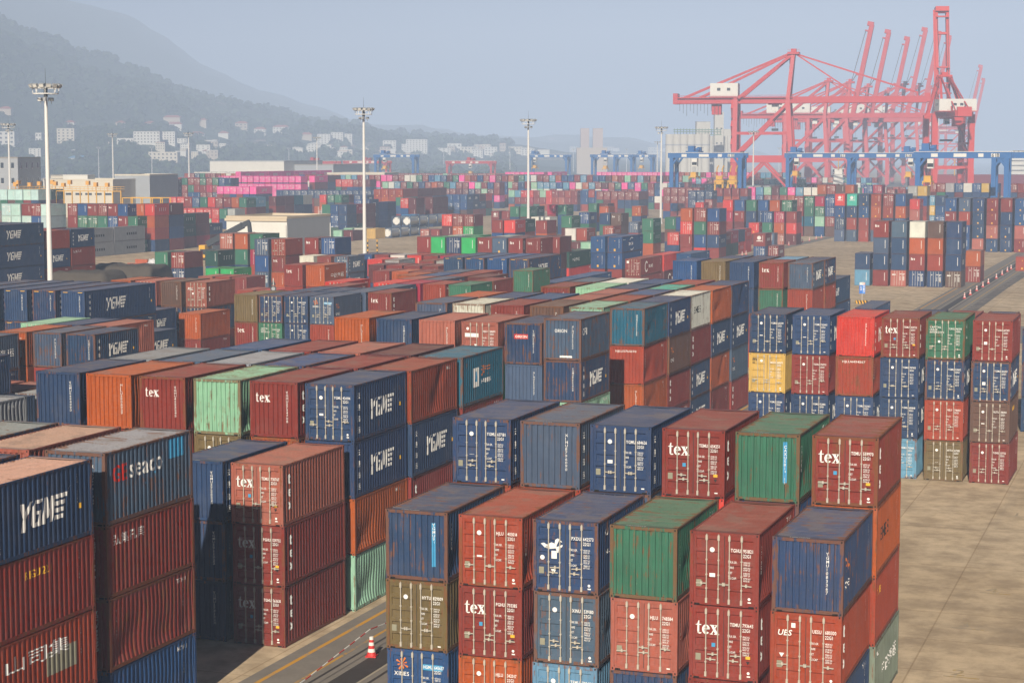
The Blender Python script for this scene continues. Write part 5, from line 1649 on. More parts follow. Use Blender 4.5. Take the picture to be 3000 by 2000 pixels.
# long cream building with strip windows
x, y, _ = at_depth(130, 527, 640)
building('long_workshop', 'long cream workshop with strip windows behind yellow platform', x, y, 0, 25, 30, 12.5, RAD(8), 'cream', 'cream', 1, 7, 0, (2.4, 0.7), extra=roofbox(5, 4, 9, 6, 1.8, 'white'), z0=7.6)
x, y, _ = at_depth(336, 520, 655)
building('grey_gabled_shed', 'grey clad shed joined to the cream workshop', x, y, 0, 13.0, 26, 14, RAD(8), 'grey', 'cream')
x, y, _ = at_depth(-40, 470, 620)
building('storey_building', 'grey four storey building at the left edge', x, y, 0, 11, 18, 20, RAD(10), 'grey', 'roofgrey', 4, 3, 4, (1.0, 1.8), z0=1.8)
x, y, _ = at_depth(615, 500, 1000)
building('pale_warehouse', 'long pale warehouse with clerestory band behind pink stacks', x, y, 0, 42, 60, 18, RAD(6), 'white', 'grey', 1, 8, 0, (4.0, 1.6), z0=11)
x, y, _ = at_depth(760, 500, 1010)
building('grey_warehouse', 'grey warehouse extending right of the pale one', x, y, 0, 42, 60, 16, RAD(6), 'grey', 'roofgrey')
x, y, _ = at_depth(958, 507, 800)
def sign_extra(t, w, d, h):
    mb = MB(); tx, _ = flat_text('冷冻物流', 2.0, 0.02, squeeze=2.0)
    for P in shift(tx, 5, h - 3.4): mb.face([(a, -0.06, b) for a, b in P])
    ob('lettering', mb.mesh('lettering', [M['ltblack']]), t)
building('cold_store', 'long cream cold store with dark lettering past the lamp mast', x, y, 0, 26, 18, 13.4, RAD(4), 'cream', 'cream', 1, 5, 0, (2.6, 1.0), extra=sign_extra, z0=1.5)
x, y, _ = at_depth(1893, 560, 760)
building('gate_hut', 'small white hut with grey side beside lamp mast', x, y, 0, 5.0, 12, 6.4, 0, 'white', 'white')
x, y, _ = at_depth(80, 500, 720)
building('white_kiosk', 'low white hut with openings beside the grey storey building', x, y, 0, 13, 8, 8, RAD(8), 'white', 'roofgrey', 1, 4, 0, (1.4, 1.2), extra=roofbox(6, 1, 7, 6, 4, 'white'), z0=4.2)
x, y, _ = at_depth(148, 505, 800)
building('small_cottage', 'small cream cottage with flat roof above the workshop', x, y, 6, 9, 8, 6.5, RAD(8), 'cream', 'roofgrey', 1, 3, 0, (0.9, 1.2), z0=3.0)

def on_hill(px, py):
    """the first point of the hillside that appears at this place"""
    d = 1700.0
    while d < 5400:
        z = hill_z(px, d)
        X, Y, _ = at_depth(px, 459, d)
        if z > 3 and to_px(X, Y, z)[1] <= py: return X, Y, z, d
        d += 12
    X, Y, Z = at_depth(px, py, 2000)
    return X, Y, max(0, Z), 2000
HB = [  # px, base py, width px, height px, wall, roof, floors, bays, hip, label
    (168, 430, 52, 50, 'cream', 'cream', 6, 4, 0, 'stepped cream block of flats on the slope at left'),
    (-20, 425, 65, 36, 'white', 'roofgrey', 3, 4, 0, 'white villa cut off by the left edge'),
    (105, 428, 18, 36, 'white', 'white', 3, 2, 0, 'narrow white house half hidden by the tallest mast'),
    (435, 492, 86, 42, 'cream', 'cream', 4, 7, 0, 'cream four storey flats with arched roof line above the yard'),
    (343, 430, 50, 22, 'white', 'white', 2, 5, 0, 'low white terrace on the slope'),
    (392, 426, 78, 34, 'white', 'roofgrey', 4, 8, 0, 'long white flats in the middle of the hillside'),
    (472, 424, 42, 34, 'white', 'white', 5, 5, 0, 'white flats at right end of the hillside terrace'),
    (198, 480, 58, 16, 'white', 'blue', 2, 5, 2.5, 'long white house with blue sheet roof'),
    (555, 412, 42, 16, 'cream', 'roofred', 2, 4, 3, 'cream houses with red roofs beyond the second mast'),
    (490, 382, 44, 12, 'white', 'roofred', 2, 4, 3, 'red roofed houses high on the slope'),
    (566, 372, 40, 12, 'tan', 'roofred', 2, 3, 3, 'red roofed house right of the high ones'),
    (480, 362, 50, 12, 'tan', 'roofred', 1, 4, 3, 'red roofed row highest on the slope'),
    (340, 372, 26, 10, 'tan', 'roofred', 1, 3, 3, 'small red roofed house above the terrace'),
    (425, 372, 30, 10, 'tan', 'roofred', 1, 3, 3, 'small red roofed house beside the first one'),
    (0, 338, 36, 10, 'tan', 'roofred', 1, 3, 3, 'red roofed house high at the left edge'),
    (190, 372, 30, 11, 'white', 'roofred', 1, 3, 3, 'small red roofed house above the stepped flats'),
    (690, 380, 36, 16, 'tan', 'roofred', 2, 3, 3, 'tan house on the middle slope'),
    (745, 398, 34, 16, 'white', 'roofred', 2, 4, 3, 'white house below the middle slope'),
    (800, 395, 46, 16, 'white', 'roofred', 2, 5, 3, 'white houses left of the hazy flats'),
    (930, 422, 38, 26, 'white', 'white', 5, 4, 0, 'white flats right behind the pink stack mast'),
    (970, 422, 36, 30, 'white', 'white', 5, 4, 0, 'white flats next to those behind the mast'),
    (1010, 422, 22, 26, 'white', 'white', 5, 2, 0, 'narrow white flats left of the thick mast'),
    (1122, 438, 38, 20, 'white', 'white', 3, 4, 0, 'low white flats right of the thick mast'),
    (1190, 455, 62, 40, 'white', 'grey', 7, 7, 0, 'white seven storey block with square windows in haze'),
    (1350, 452, 40, 18, 'cream', 'roofgrey', 2, 4, 0, 'cream house in haze right of seven storey block'),
    (1420, 455, 36, 22, 'white', 'roofgrey', 3, 4, 0, 'hazy white block left of a lamp mast'),
    (1490, 452, 40, 18, 'cream', 'roofgrey', 2, 4, 0, 'hazy cream block right of a lamp mast'),
    (1575, 455, 34, 14, 'white', 'roofgrey', 2, 4, 0, 'hazy white hall before the hills'),
    (640, 405, 30, 12, 'white', 'roofred', 1, 3, 3, 'small house at the foot of the middle slope'),
    (880, 412, 34, 14, 'tan', 'roofred', 2, 3, 3, 'tan house left of the pink stack mast'),
]
for px, py, wpx, hpx, wl, rf, fl, by, hp, lab in HB:
    X, Y, z, d = on_hill(px + wpx / 2, py)
    k = d / FPX
    w_, h_ = wpx * k, hpx * k
    big = hpx >= 16
    x, y, _ = at_depth(px, 459, d - 6)
    building('hillside_building', lab, x, y, z, w_, max(9, w_ * 0.35), h_, YAW - RAD(6), wl, rf, fl if big else 0, by, 0, (w_ / by * 0.42, h_ / max(1, fl) * 0.42), hp, group='buildings on the hillside', z0=h_ / max(1, fl) * 0.3)
rt = random.Random(77)
for i in range(64):
    px = rt.choice((rt.uniform(560, 1500), rt.uniform(880, 2000), rt.uniform(60, 700)))
    py = rt.uniform(438, 462) if px > 800 else rt.uniform(415, 470)
    X, Y, z, d = on_hill(px, py)
    k = d / FPX; w_ = rt.uniform(14, 42) * k; h_ = rt.uniform(7, 22) * k
    x, y, _ = at_depth(px, 459, d - 5)
    fl = rt.choice((2, 3, 4)) if h_ > 4 else 0
    building('town_building', 'small pale building of the hazy town at the hill foot', x, y, z, w_, 10, h_, YAW - RAD(rt.uniform(-8, 12)), rt.choice(('white', 'white', 'cream', 'tan')), rt.choice(('roofred', 'roofgrey', 'white')), fl, rt.choice((3, 4)), 0, (w_ * 0.11, h_ / max(1, fl) * 0.4), rt.choice((0, 0, 1.5)), group='small buildings of the hazy town', z0=h_ / max(1, fl) * 0.3)
for lab, px, w_ in (('left one of two pinkish towers far in haze', 1701, 25), ('wider right one of two pinkish towers', 1737, 29)):
    x, y, _ = at_depth(px, 459, 2150)
    building('tower_block', lab, x, y, 0, w_ * 2150 / FPX, 10, CAMH + (459 - 378) / FPX * 2150, YAW, 'pink', 'pink', group='twin tower blocks')
x, y, _ = at_depth(1690, 459, 2100)
building('podium_block', 'low pale podium in front of the twin towers', x, y, 0, 34, 20, 30, YAW, 'tan', 'tan')
# silos
t = thing('silo_battery', 'row of cream cylindrical silos in haze behind blue gantries', 'silos', (0, 0, 0))
for k in range(6):
    x, y, _ = at_depth(1962 + k * 21, 459, 1300)
    mb = MB(); mb.tube((0, 0, 0), (0, 0, CAMH + 65 / FPX * 1300), 3.0, n=20); mb.tube((0, 0, CAMH + 32 / FPX * 1300), (0, 0, CAMH + 36 / FPX * 1300), 3.06, n=20, m=1)
    ob('silo', mb.mesh('silo', [BM['silo'], BM['grey']], smooth=False), t, (x, y, 0))
for k in range(9):
    x, y, _ = at_depth(2068 + k * 7.5, 459, 1340)
    mb = MB(); mb.tube((0, 0, 0), (0, 0, CAMH + 60 / FPX * 1340), 1.0, n=12)
    ob('silo', mb.mesh('silo', [BM['silo']]), t, (x, y, 0))
mb = MB()
p0 = at_depth(1975, 459, 1302); p1 = at_depth(2110, 459, 1310)
for z in (64, 72, 78): mb.beam((p0[0], p0[1], CAMH + z / FPX * 1300), (p1[0], p1[1], CAMH + z / FPX * 1300), 4, 0.5)
for k in range(16):
    a = Vector(p0).lerp(Vector(p1), k / 15)
    mb.beam((a.x, a.y, CAMH + 64 / FPX * 1300), (a.x, a.y, CAMH + 82 / FPX * 1300), 0.35, 0.35)
ob('top_gallery', mb.mesh('top_gallery', [bmat('green_steel', (0.20, 0.30, 0.22))]), t)
x, y, _ = at_depth(2093, 459, 1330)
building('silo_tower', 'tall cream lift tower rising over the silos', x, y, 0, 26 * 1330 / FPX, 8, CAMH + 127 / FPX * 1330, YAW, 'silo', 'silo', 5, 2, 0, (1.2, 1.0), z0=9)
x, y, _ = at_depth(2040, 459, 1360)
building('silo_headhouse', 'grey upper house left of the lift tower', x, y, 0, 40 * 1360 / FPX, 10, CAMH + 100 / FPX * 1360, YAW, 'silo', 'grey')
x, y, _ = at_depth(2120, 459, 1400)
building('silo_annex', 'pale annex right of the lift tower', x, y, 0, 45 * 1400 / FPX, 10, CAMH + 78 / FPX * 1400, YAW, 'silo', 'silo')

# ------------------------------------------------------------------ woods on the slopes
m, nt, b = new_mat('tree_leaves')
geo = N(nt, 'NewGeometry'); tc = N(nt, 'TexCoord')
c = mixc(nt, geo.outputs['Random Per Island'], (0.018, 0.036, 0.013, 1), (0.075, 0.105, 0.038, 1))
c = mixc(nt, rng(nt, nz(nt, tc.outputs['Object'], 0.6, 4.0), 0.35, 0.65, 0.0, 0.6), c, (0.016, 0.028, 0.011, 1))
put(nt, b.inputs['Base Color'], c); b.inputs['Roughness'].default_value = 0.9; b.inputs['Specular IOR Level'].default_value = 0.1
LEAF = m
rw = random.Random(12)
def clump(mb, c, r):
    """a loose ball of leaf-sprays: many small tilted faces"""
    for _ in range(int(16 + r * 2.2)):
        v = Vector((rw.gauss(0, 1), rw.gauss(0, 1), rw.gauss(0, 0.8))).normalized()
        p = Vector(c) + v * r * rw.uniform(0.55, 1.05)
        u = v.cross(Vector((rw.uniform(-1, 1), rw.uniform(-1, 1), rw.uniform(-1, 1)))).normalized()
        q = (v + Vector((rw.uniform(-.5, .5), rw.uniform(-.5, .5), rw.uniform(0, .6)))).cross(u).normalized()
        s = r * rw.uniform(0.35, 0.6)
        mb.face([p - u * s - q * s * .6, p + u * s - q * s * .5, p + u * s * .7 + q * s, p - u * s * .6 + q * s * .8])
mb = MB()
n = 0
while n < 2300:
    px = rw.uniform(-60, 1500); d = rw.choice((rw.uniform(1750, 2300), rw.uniform(1750, 3400), rw.uniform(2000, 3400)))
    z = hill_z(px, d)
    if z < 2.0 and rw.random() < 0.8: continue
    X, Y, _ = at_depth(px, 459, d)
    if noise.noise(Vector((X * 0.012, Y * 0.012, 9))) < -0.18: continue
    r = rw.uniform(3.0, 7.0) * (0.8 + 0.4 * d / 2500)
    clump(mb, (X, Y, max(0, z) + r * 0.55), r); n += 1
for (a, b_, py, dd, k) in ((-40, 420, 512, 820, 90), (130, 620, 500, 930, 130), (400, 900, 490, 1100, 90), (880, 1500, 478, 1500, 120)):
    for _ in range(k):
        px = rw.uniform(a, b_); d = dd + rw.uniform(-40, 60); X, Y, _z = at_depth(px, 459, d); r = rw.uniform(2.0, 4.2)
        clump(mb, (X, Y, r * 0.8 + rw.uniform(0, 3)), r)
o = setting('hillside_woods', mb.mesh('hillside_woods', [LEAF]), 'stuff')
o['label'] = 'mass of trees covering the hillside'
# ------------------------------------------------------------------ yard furniture and machines
# reach stacker with its dark boom raised
x, y, _ = at_depth(640, 690, 372)
t = thing('reach_stacker', 'dark reach stacker with raised boom and spreader before white office', 'reach stacker', (x, y, 0), 0.0)
def rs(name, fn, mats=None):
    mb = MB(); fn(mb); return ob(name, mb.mesh(name, mats or [M['darkgrey'], M['black'], M['yel'], M['whitep'], M['glassd']]), t)
def f(mb): mb.box(-4.2, 0, 0.9, 2.8, 3.2, 2.2, 0); mb.box(-4.6, 0.2, 1.0, -3.2, 3.0, 3.0, 2); mb.box(-1.6, 0.3, 2.2, 1.0, 1.0, 3.0, 0); mb.box(-1.6, 2.2, 2.2, 1.0, 2.9, 3.0, 0)
rs('chassis', f)
for q in (-3.3, 2.0):
    for s_ in (-0.1, 2.5):
        def f(mb): mb.tube((q, s_, 0.85), (q, s_ + 0.8, 0.85), 0.85, n=16, m=1); mb.tube((q, s_ - 0.02, 0.85), (q, s_ + 0.82, 0.85), 0.35, n=10, m=2)
        rs('wheel', f)
def f(mb): mb.box(0.2, 0.9, 2.2, 1.7, 2.3, 4.0, 3); mb.box(0.18, 1.0, 2.8, 1.74, 2.2, 3.7, 4)
rs('operator_cab', f)
def f(mb): mb.beam((-3.4, 1.6, 3.2), (4.6, 1.6, 7.0), 1.0, 1.15, 0); mb.beam((3.0, 1.6, 6.25), (6.1, 1.6, 7.75), 0.8, 0.9, 0); mb.box(4.2, 1.2, 7.0, 4.6, 2.0, 7.6, 0)
rs('boom', f)
def f(mb):
    for s_ in (0.7, 2.5): mb.tube((1.4, s_, 2.4), (2.6, s_, 5.6), 0.15, n=8, m=0); mb.tube((1.75, s_, 3.3), (2.6, s_, 5.6), 0.09, n=8, m=3)
rs('lift_cylinder', f)
def f(mb): mb.beam((6.0, 1.6, 7.6), (6.3, 1.6, 5.0), 0.6, 0.7, 0); mb.box(5.3, 0.8, 4.4, 7.4, 2.4, 5.0, 0); mb.box(5.5, -1.6, 3.9, 7.4, 4.8, 4.4, 0); mb.beam((5.5, 1.6, 4.2), (3.4, 1.6, 3.7), 0.5, 0.35, 0); mb.beam((7.4, 1.6, 4.2), (9.2, 1.6, 3.7), 0.5, 0.35, 0); mb.tube((6.9, 1.6, 4.9), (6.9, 1.6, 5.7), 0.45, n=10, m=0)
rs('spreader', f)

# big brown tarpaulin mounds
M['tarp'] = plain('brown_tarpaulin', (0.075, 0.062, 0.048), 0.85, 0.22, 0.4)
def mound(lab, x, y, w, d, h, rz):
    mb = MB(); nx, ny = 28, 12
    r = random.Random(int(w * 10))
    def zz(u, v):
        e = min(1, (1 - abs(u)) / 0.22) ; e2 = min(1, (1 - abs(v)) / 0.4)
        e = e * (2 - e) if e < 1 else 1; e2 = math.sin(e2 * math.pi / 2)
        return h * e * e2 * (1 + 0.05 * noise.noise(Vector((u * 5, v * 3, w)))) + 0.12 * abs(math.sin(u * 16 + v)) * e2
    for i in range(nx):
        for j in range(ny):
            P = []
            for a, b in ((i, j), (i + 1, j), (i + 1, j + 1), (i, j + 1)):
                u, v = 2 * a / nx - 1, 2 * b / ny - 1
                P.append((u * w / 2, v * d / 2, max(0.0, zz(u, v))))
            mb.face(P)
    return thing('tarpaulin_mound', lab, 'covered mound', (x, y, 0), rz, 'tarpaulin mounds', mb.mesh('tarpaulin_mound', [M['tarp']], smooth=True))
x, y, _ = at_depth(229, 826, 262)
mound('brown tarpaulin mound behind the long navy row', x, y, 13.4, 10, 4.55, 0.10)
x, y, _ = at_depth(374, 810, 276)
mound('second brown tarpaulin mound, right of the first', x, y, 12.6, 10, 4.65, 0.10)

# flat racks with white sheeted cargo, folded racks
M['orangerack'] = plain('orange_rack_paint', (0.42, 0.095, 0.035), 0.6, 0.2)
M['sheet'] = plain('white_sheeting', (0.74, 0.74, 0.74), 0.6, 0.06, 0.7)
M['brownrack'] = plain('brown_rack_paint', (0.075, 0.028, 0.025), 0.7, 0.25)
def cargo(lab, x, y, seed):
    mb = MB(); n, k = 22, 14
    def R_(i): return 0.8 + 0.22 * math.sin(i * 0.9 + seed) + 0.1 * math.sin(i * 2.3)
    def pt(a, b):
        th = math.pi * b / k; rr = R_(a) * (1 + 0.10 * math.sin(b * 2.1 + a * 1.7)) * (1 if 0 < a < n else 0.2)
        return (W / 2 - 1.05 * rr * math.cos(th), 0.5 + 11.0 * a / n, max(0.0, 1.6 * rr * math.sin(th) ** 0.8))
    for i in range(n):
        for j in range(k): mb.face([pt(i, j), pt(i + 1, j), pt(i + 1, j + 1), pt(i, j + 1)])
    return thing('sheeted_cargo', lab, 'cargo', (x, y, 0.76), 0, 'white sheeted loads', mb.mesh('sheeted_cargo', [M['sheet']], smooth=True))
for lab, px, d, s_ in (('orange flat rack with white load, front one of two', 373, 318, 1), ('orange flat rack with white load, rear one of two', 396, 330, 2)):
    x, y, _ = at_depth(px, 760, d)
    t = thing('flat_rack', lab, 'flat rack', (x, y, 0), 0, 'flat racks with white sheeted cargo')
    mb = MB(); mb.box(0, 0, 0.15, W, 12.19, 0.75); ob('bed', mb.mesh('bed', [M['brownrack']]), t)
    for yy in (0.0, 11.95):
        mb = MB(); mb.box(0.0, yy, 0.755, W, yy + 0.22, 2.6); mb.box(0.2, yy - 0.03, 0.9, 0.45, yy - 0.002, 2.5); ob('end_wall', mb.mesh('end_wall', [M['orangerack']]), t)
    cargo('bulky white sheeted load on the %s flat rack' % ('front orange' if s_ == 1 else 'rear orange'), x, y + 0.2, s_)
for i in range(4):
    x, y, _ = at_depth(292, 765, 318)
    mb = MB(); mb.box(0, 0, 0, 13, 2.4, 0.10); mb.box(0.0, 0.05, 0.10, 13, 2.35, 0.50)
    for k in range(9): mb.box(0.3 + k * 1.45, -0.04, 0.08, 1.0 + k * 1.45, 0.04, 0.42)
    thing('folded_rack', 'folded brown rack, %s of the low pile by navy stacks' % ('bottom one', 'second up', 'third up', 'topmost')[i], 'folded rack', (x + 0.06 * i, y, 0.53 * i), 0, 'folded racks in a pile', mb.mesh('folded_rack', [M['brownrack']]))
x, y, _ = at_depth(300, 775, 312)
mb = MB(); mb.box(0, 0, 0.1, 4.2, 1.2, 0.5, 0); mb.box(2.2, 0, 0.5, 3.4, 1.2, 1.2, 0); mb.beam((0, 0.1, 0.9), (2.2, 0.1, 1.3), 0.15, 0.15, 0); mb.box(0.2, 0.1, 0.5, 1.4, 1.1, 0.75, 1)
thing('yellow_lifter', 'low yellow lifting frame before the folded racks', 'lifting frame', (x, y, 0), 0, None, mb.mesh('yellow_frame', [M['yel'], M['black']]))

# tank containers
M['tank'] = plain('steel_tank', (0.52, 0.52, 0.50), 0.35, 0.10, 0.6, 0.5)
M['tankblue'] = plain('blue_tank_frame', (0.05, 0.26, 0.52), 0.5)
M['tankframe'] = plain('grey_blue_frame', (0.09, 0.13, 0.20), 0.5)
def tank(lab, x, y, z, fm, tm):
    t = thing('tank_container', lab, 'tank container', (x, y, z), 0, 'tank containers')
    def g():
        mb = MB(); l = 6.058
        for xx in (0.08, W - 0.08):
            for yy in (0.08, l - 0.08): mb.beam((xx, yy, 0), (xx, yy, H20), 0.15, 0.15)
            for zz in (0.09, H20 - 0.09): mb.beam((xx, 0.15, zz), (xx, l - 0.15, zz), 0.11, 0.13)
        for yy in (0.08, l - 0.08):
            for zz in (0.09, H20 - 0.09): mb.beam((0.15, yy, zz), (W - 0.15, yy, zz), 0.11, 0.13)
            for a, b in (((0.1, 0.1), (0.75, 0.75)), ((W - 0.1, 0.1), (W - 0.75, 0.75)), ((0.1, H20 - .1), (0.75, H20 - 0.75)), ((W - 0.1, H20 - .1), (W - 0.75, H20 - 0.75))):
                mb.beam((a[0], yy, a[1]), (b[0], yy, b[1]), 0.10, 0.10)
        return mb.mesh('frame', [fm])
    ob('frame', cached(('tf', fm.name), g), t)
    def g():
        mb = MB(); prof = [(0.0, 0.16), (0.75, 0.22), (1.02, 0.40), (1.10, 0.62), (1.10, 5.44), (1.02, 5.66), (0.75, 5.84), (0.0, 5.90)]
        n = 20
        for (r0, y0), (r1, y1) in zip(prof, prof[1:]):
            for i in range(n):
                a, b = 2 * math.pi * i / n, 2 * math.pi * (i + 1) / n
                P = [(W / 2 + r * math.cos(q), yy, H20 / 2 + r * math.sin(q)) for r, yy, q in ((r0, y0, b), (r0, y0, a), (r1, y1, a), (r1, y1, b))]
                if r0 == 0: P = P[1:]
                if r1 == 0: P = P[:3]
                mb.face(P)
        for q in (1.6, 3.0, 4.4): 
            for i in range(n):
                a, b = 2 * math.pi * i / n, 2 * math.pi * (i + 1) / n
                mb.face([(W / 2 + 1.125 * math.cos(w_), yy, H20 / 2 + 1.125 * math.sin(w_)) for w_, yy in ((b, q), (a, q), (a, q + 0.1), (b, q + 0.1))])
        return mb.mesh('tank', [tm])
    ob('tank', cached(('tk', tm.name), g), t)
    mb = MB(); mb.tube((W / 2, 0.135, H20 / 2), (W / 2, 0.16, H20 / 2), 1.02, n=8)
    ob('end_plate', cached('tplate', lambda: mb.mesh('end_plate', [M['whitep']])), t)
xb, yb = on_level(*survey('j3', 728, 848), H20)
ORDT = ['first', 'second', 'third', 'fourth']
for i in range(4): tank('silver tank container, bottom tier, %s from the yellow box' % ORDT[i], xb, yb + i * 6.25, 0, M['tankframe'], M['tank'])
for i in range(4): tank('silver tank container, upper tier, %s in line behind the white plate' % ORDT[i], xb + 0.05, yb + 12.5 + i * 6.25, H20, M['tankframe'], M['tank'])
tank('silver tank container with white end plate, left of upper tier', xb - 2.9, yb + 12.5, H20, M['tankframe'], M['tank'])
tank('silver tank container under the white plated left one', xb - 2.9, yb + 12.5, 0, M['tankframe'], M['tank'])
tank('blue framed tank container beside the lamp mast', xb - 4.9, yb + 24, H20 * 0.0 + H20, M['tankblue'], M['tankblue'])
tank('blue framed tank container under the other blue one', xb - 4.9, yb + 24, 0, M['tankblue'], M['tankblue'])
# yellow workshop box
x, y = on_level(*survey('j3', 515, 858), H20)
t = thing('yellow_box', 'yellow container hut with striped poles beside the tank containers', 'container', (x, y, 0), 0)
ob('frame', part_frame(20, H20), t, col=(*PAL['Y'][0], 0.3)); ob('side_wall', part_side(20, H20, True), t, col=(*PAL['Y'][0], 0.3)); ob('roof', part_roof(20, H20), t, col=(*PAL['Y'][0], 0.3)); ob('end_wall', part_end(20, H20), t, col=(*PAL['Y'][0], 0.3))
ob('side_wall', part_side(20, H20, False), t, col=(*PAL['Y'][0], 0.3)); ob('end_wall', part_end(20, H20, False), t, col=(*PAL['Y'][0], 0.3))
def stripes(name, lab, x, y, h, r_, ma, mb_, n):
    mb = MB()
    for k in range(n): mb.tube((0, 0, h * k / n), (0, 0, h * (k + 1) / n), r_, n=10, m=k % 2)
    return thing(name, lab, 'post', (x, y, 0), 0, None, mb.mesh(name, [ma, mb_]))
for lab, u in (('black and yellow striped pole left of the red drum', 530), ('black and yellow striped pole right of the red drum', 655)):
    x, y, _ = at_depth(*survey('j3', u, 1045), 372); stripes('striped_pole', lab, x, y, 4.2, 0.14, M['yel'], M['black'], 9)
x, y, _ = at_depth(*survey('j3', 563, 1040), 374)
mb = MB(); mb.tube((0, 0, 0), (0, 0, 1.5), 0.5, n=14); mb.tube((0, 0, 0.5), (0, 0, 0.55), 0.52, n=14); mb.tube((0, 0, 1.0), (0, 0, 1.05), 0.52, n=14)
thing('red_drum', 'red drum between the striped poles', 'drum', (x, y, 0), 0, None, mb.mesh('red_drum', [M['red']]))

# stack of yellow spreader frames
x, y, _ = at_depth(2095, 549, 625)
t = thing('spreader_stand', 'tall yellow spreader stand before the blue gantry', 'spreader stand', (x, y, 0), 0); t.scale = (1.3, 1.3, 1.62)
for q in (0.0, 3.4):
    mb = MB(); 
    for a in (0, 2.0):
        mb.beam((q + a, 0, 0), (q + a, 0, 7.6), 0.42, 0.5); mb.beam((q + a, 5, 0), (q + a, 5, 7.6), 0.42, 0.5)
    mb.beam((q, 0, 7.3), (q + 2.0, 0, 7.3), 0.5, 0.5); mb.beam((q, 5, 7.3), (q + 2.0, 5, 7.3), 0.5, 0.5); mb.beam((q + 1, 0, 7.7), (q + 1, 5, 7.7), 2.4, 0.4)
    mb.beam((q + 1, 0, 8.0), (q + 1, 0, 8.8), 1.6, 0.4)
    ob('frame', mb.mesh('frame', [M['yel']]), t)
for q in (0.2, 1.6, 3.7, 5.2):
    mb = MB(); mb.tube((q, 1, 7.9), (q, 1, 10.2), 0.16, n=8, m=0); mb.tube((q, 1, 9.0), (q, 1, 9.6), 0.26, n=8, m=1); mb.tube((q, 1, 10.2), (q + 0.4, 1, 10.9), 0.14, n=8, m=0)
    ob('hook', mb.mesh('hook', [M['yel'], M['red']]), t)
# yellow platform frames at left
t = None
x, y, _ = at_depth(230, 560, 520)
t = thing('inspection_platform', 'yellow steel inspection platform before the long cream workshop', 'platform', (x, y, 0), RAD(4))
mb = MB(); mb.box(-22, 0, 11.0, 13, 2.2, 11.2); ob('deck', mb.mesh('deck', [M['yel']]), t)
for k in range(15):
    mb = MB(); mb.beam((-22 + k * 2.5, 0, 0), (-22 + k * 2.5, 0, 11.0), 0.26, 0.26); ob('post', mb.mesh('post', [M['yel']]), t)
mb = MB()
for z in (11.7, 12.3): mb.beam((-22, 0, z), (13, 0, z), 0.07, 0.07); mb.beam((-22, 2.2, z), (13, 2.2, z), 0.07, 0.07)
for k in range(29): mb.beam((-22 + k * 1.25, 0, 11.2), (-22 + k * 1.25, 0, 12.3), 0.06, 0.06)
ob('railing', mb.mesh('railing', [M['yel']]), t)
for k, (q, z) in enumerate(((-20, 12.4), (-19, 12.9), (-15.5, 12.3), (-12.5, 12.6), (-8.5, 13.0), (-7.5, 12.6), (-5, 12.2), (-3, 13.0), (2.6, 12.8), (5.0, 12.4), (8.5, 12.3))):
    mb = MB(); mb.box(-0.5, 0.2, 0, 0.5, 1.2, 1.1); mb.beam((0, 0.6, -1.4), (0, 0.6, 0), 0.12, 0.12)
    ob('lamp_box', cached('lbx', lambda: mb.mesh('lamp_box', [plain('orange_yellow_box', (0.72, 0.36, 0.06))])), t, (q, 0, z))
mb = MB()
for k in range(5):
    mb.beam((13.5 + k * 3.0, 0, 0), (13.5 + k * 3.0, 0, 9.3), 0.24, 0.24); mb.beam((13.5 + k * 3.0, 5, 0), (13.5 + k * 3.0, 5, 9.3), 0.24, 0.24)
for z in (6.8, 9.3): mb.beam((13.5, 0, z), (25.5, 0, z), 0.22, 0.22); mb.beam((13.5, 5, z), (25.5, 5, z), 0.22, 0.22)
ob('side_frame', mb.mesh('side_frame', [M['yel']]), t)

# cones and sign
def cone_mesh():
    mb = MB()
    mb.box(-0.36, -0.36, 0, 0.36, 0.36, 0.10, 0)
    prof = [(0.32, 0.10, 0), (0.26, 0.36, 0), (0.22, 0.62, 1), (0.19, 0.86, 0), (0.165, 1.10, 1), (0.145, 1.30, 0), (0.14, 1.40, 1), (0.14, 1.50, 1)]
    z0, r0 = 0.10, 0.34
    for r1, z1, m_ in [(a, b, c) for a, b, c in prof[1:]]:
        mb.tube((0, 0, z0), (0, 0, z1), r0, r1, 14, m_, caps=False); z0, r0 = z1, r1
    mb.tube((0, 0, z0 - .01), (0, 0, z0), r0, 0.10, 14, 1)
    return mb.mesh('traffic_cone', [M['red'], M['whitep']])
CM = cone_mesh()
def CONE(*a):
    o = thing('traffic_cone', *a); o.scale = (0.62, 0.62, 0.55)
CONE('large red and white cone beside the dark trench up front', 'cone', (-31.25, 69.3, 0.01), 0.2, 'traffic cones', CM)
cl = [(1650, 1150), (1733, 1100), (1836, 1045), (1936, 992), (2012, 945), (2090, 875), (2165, 825), (2230, 780), (2306, 748)]
for i, (u, v) in enumerate(cl):
    x, y = on_level(2480 + u / 4.704, 630 + v / 4.704, 0)
    CONE('%s red and white cone from near end of right trench line' % ORD[i], 'cone', (-30.4, y, 0.01), 0, 'traffic cones', CM)
for i, (u, v) in enumerate(((1205, 1205), (1080, 1215), (1755, 1080), (1852, 1062), (1945, 1040), (2037, 1020), (2127, 1000), (2210, 985))):
    x, y = on_level(*survey('j5', u, v), 0)
    CONE('%s small cone in the line along the middle lane stacks' % ORD[i], 'cone', (-87.6, y, 0.01), 0, 'traffic cones', CM)
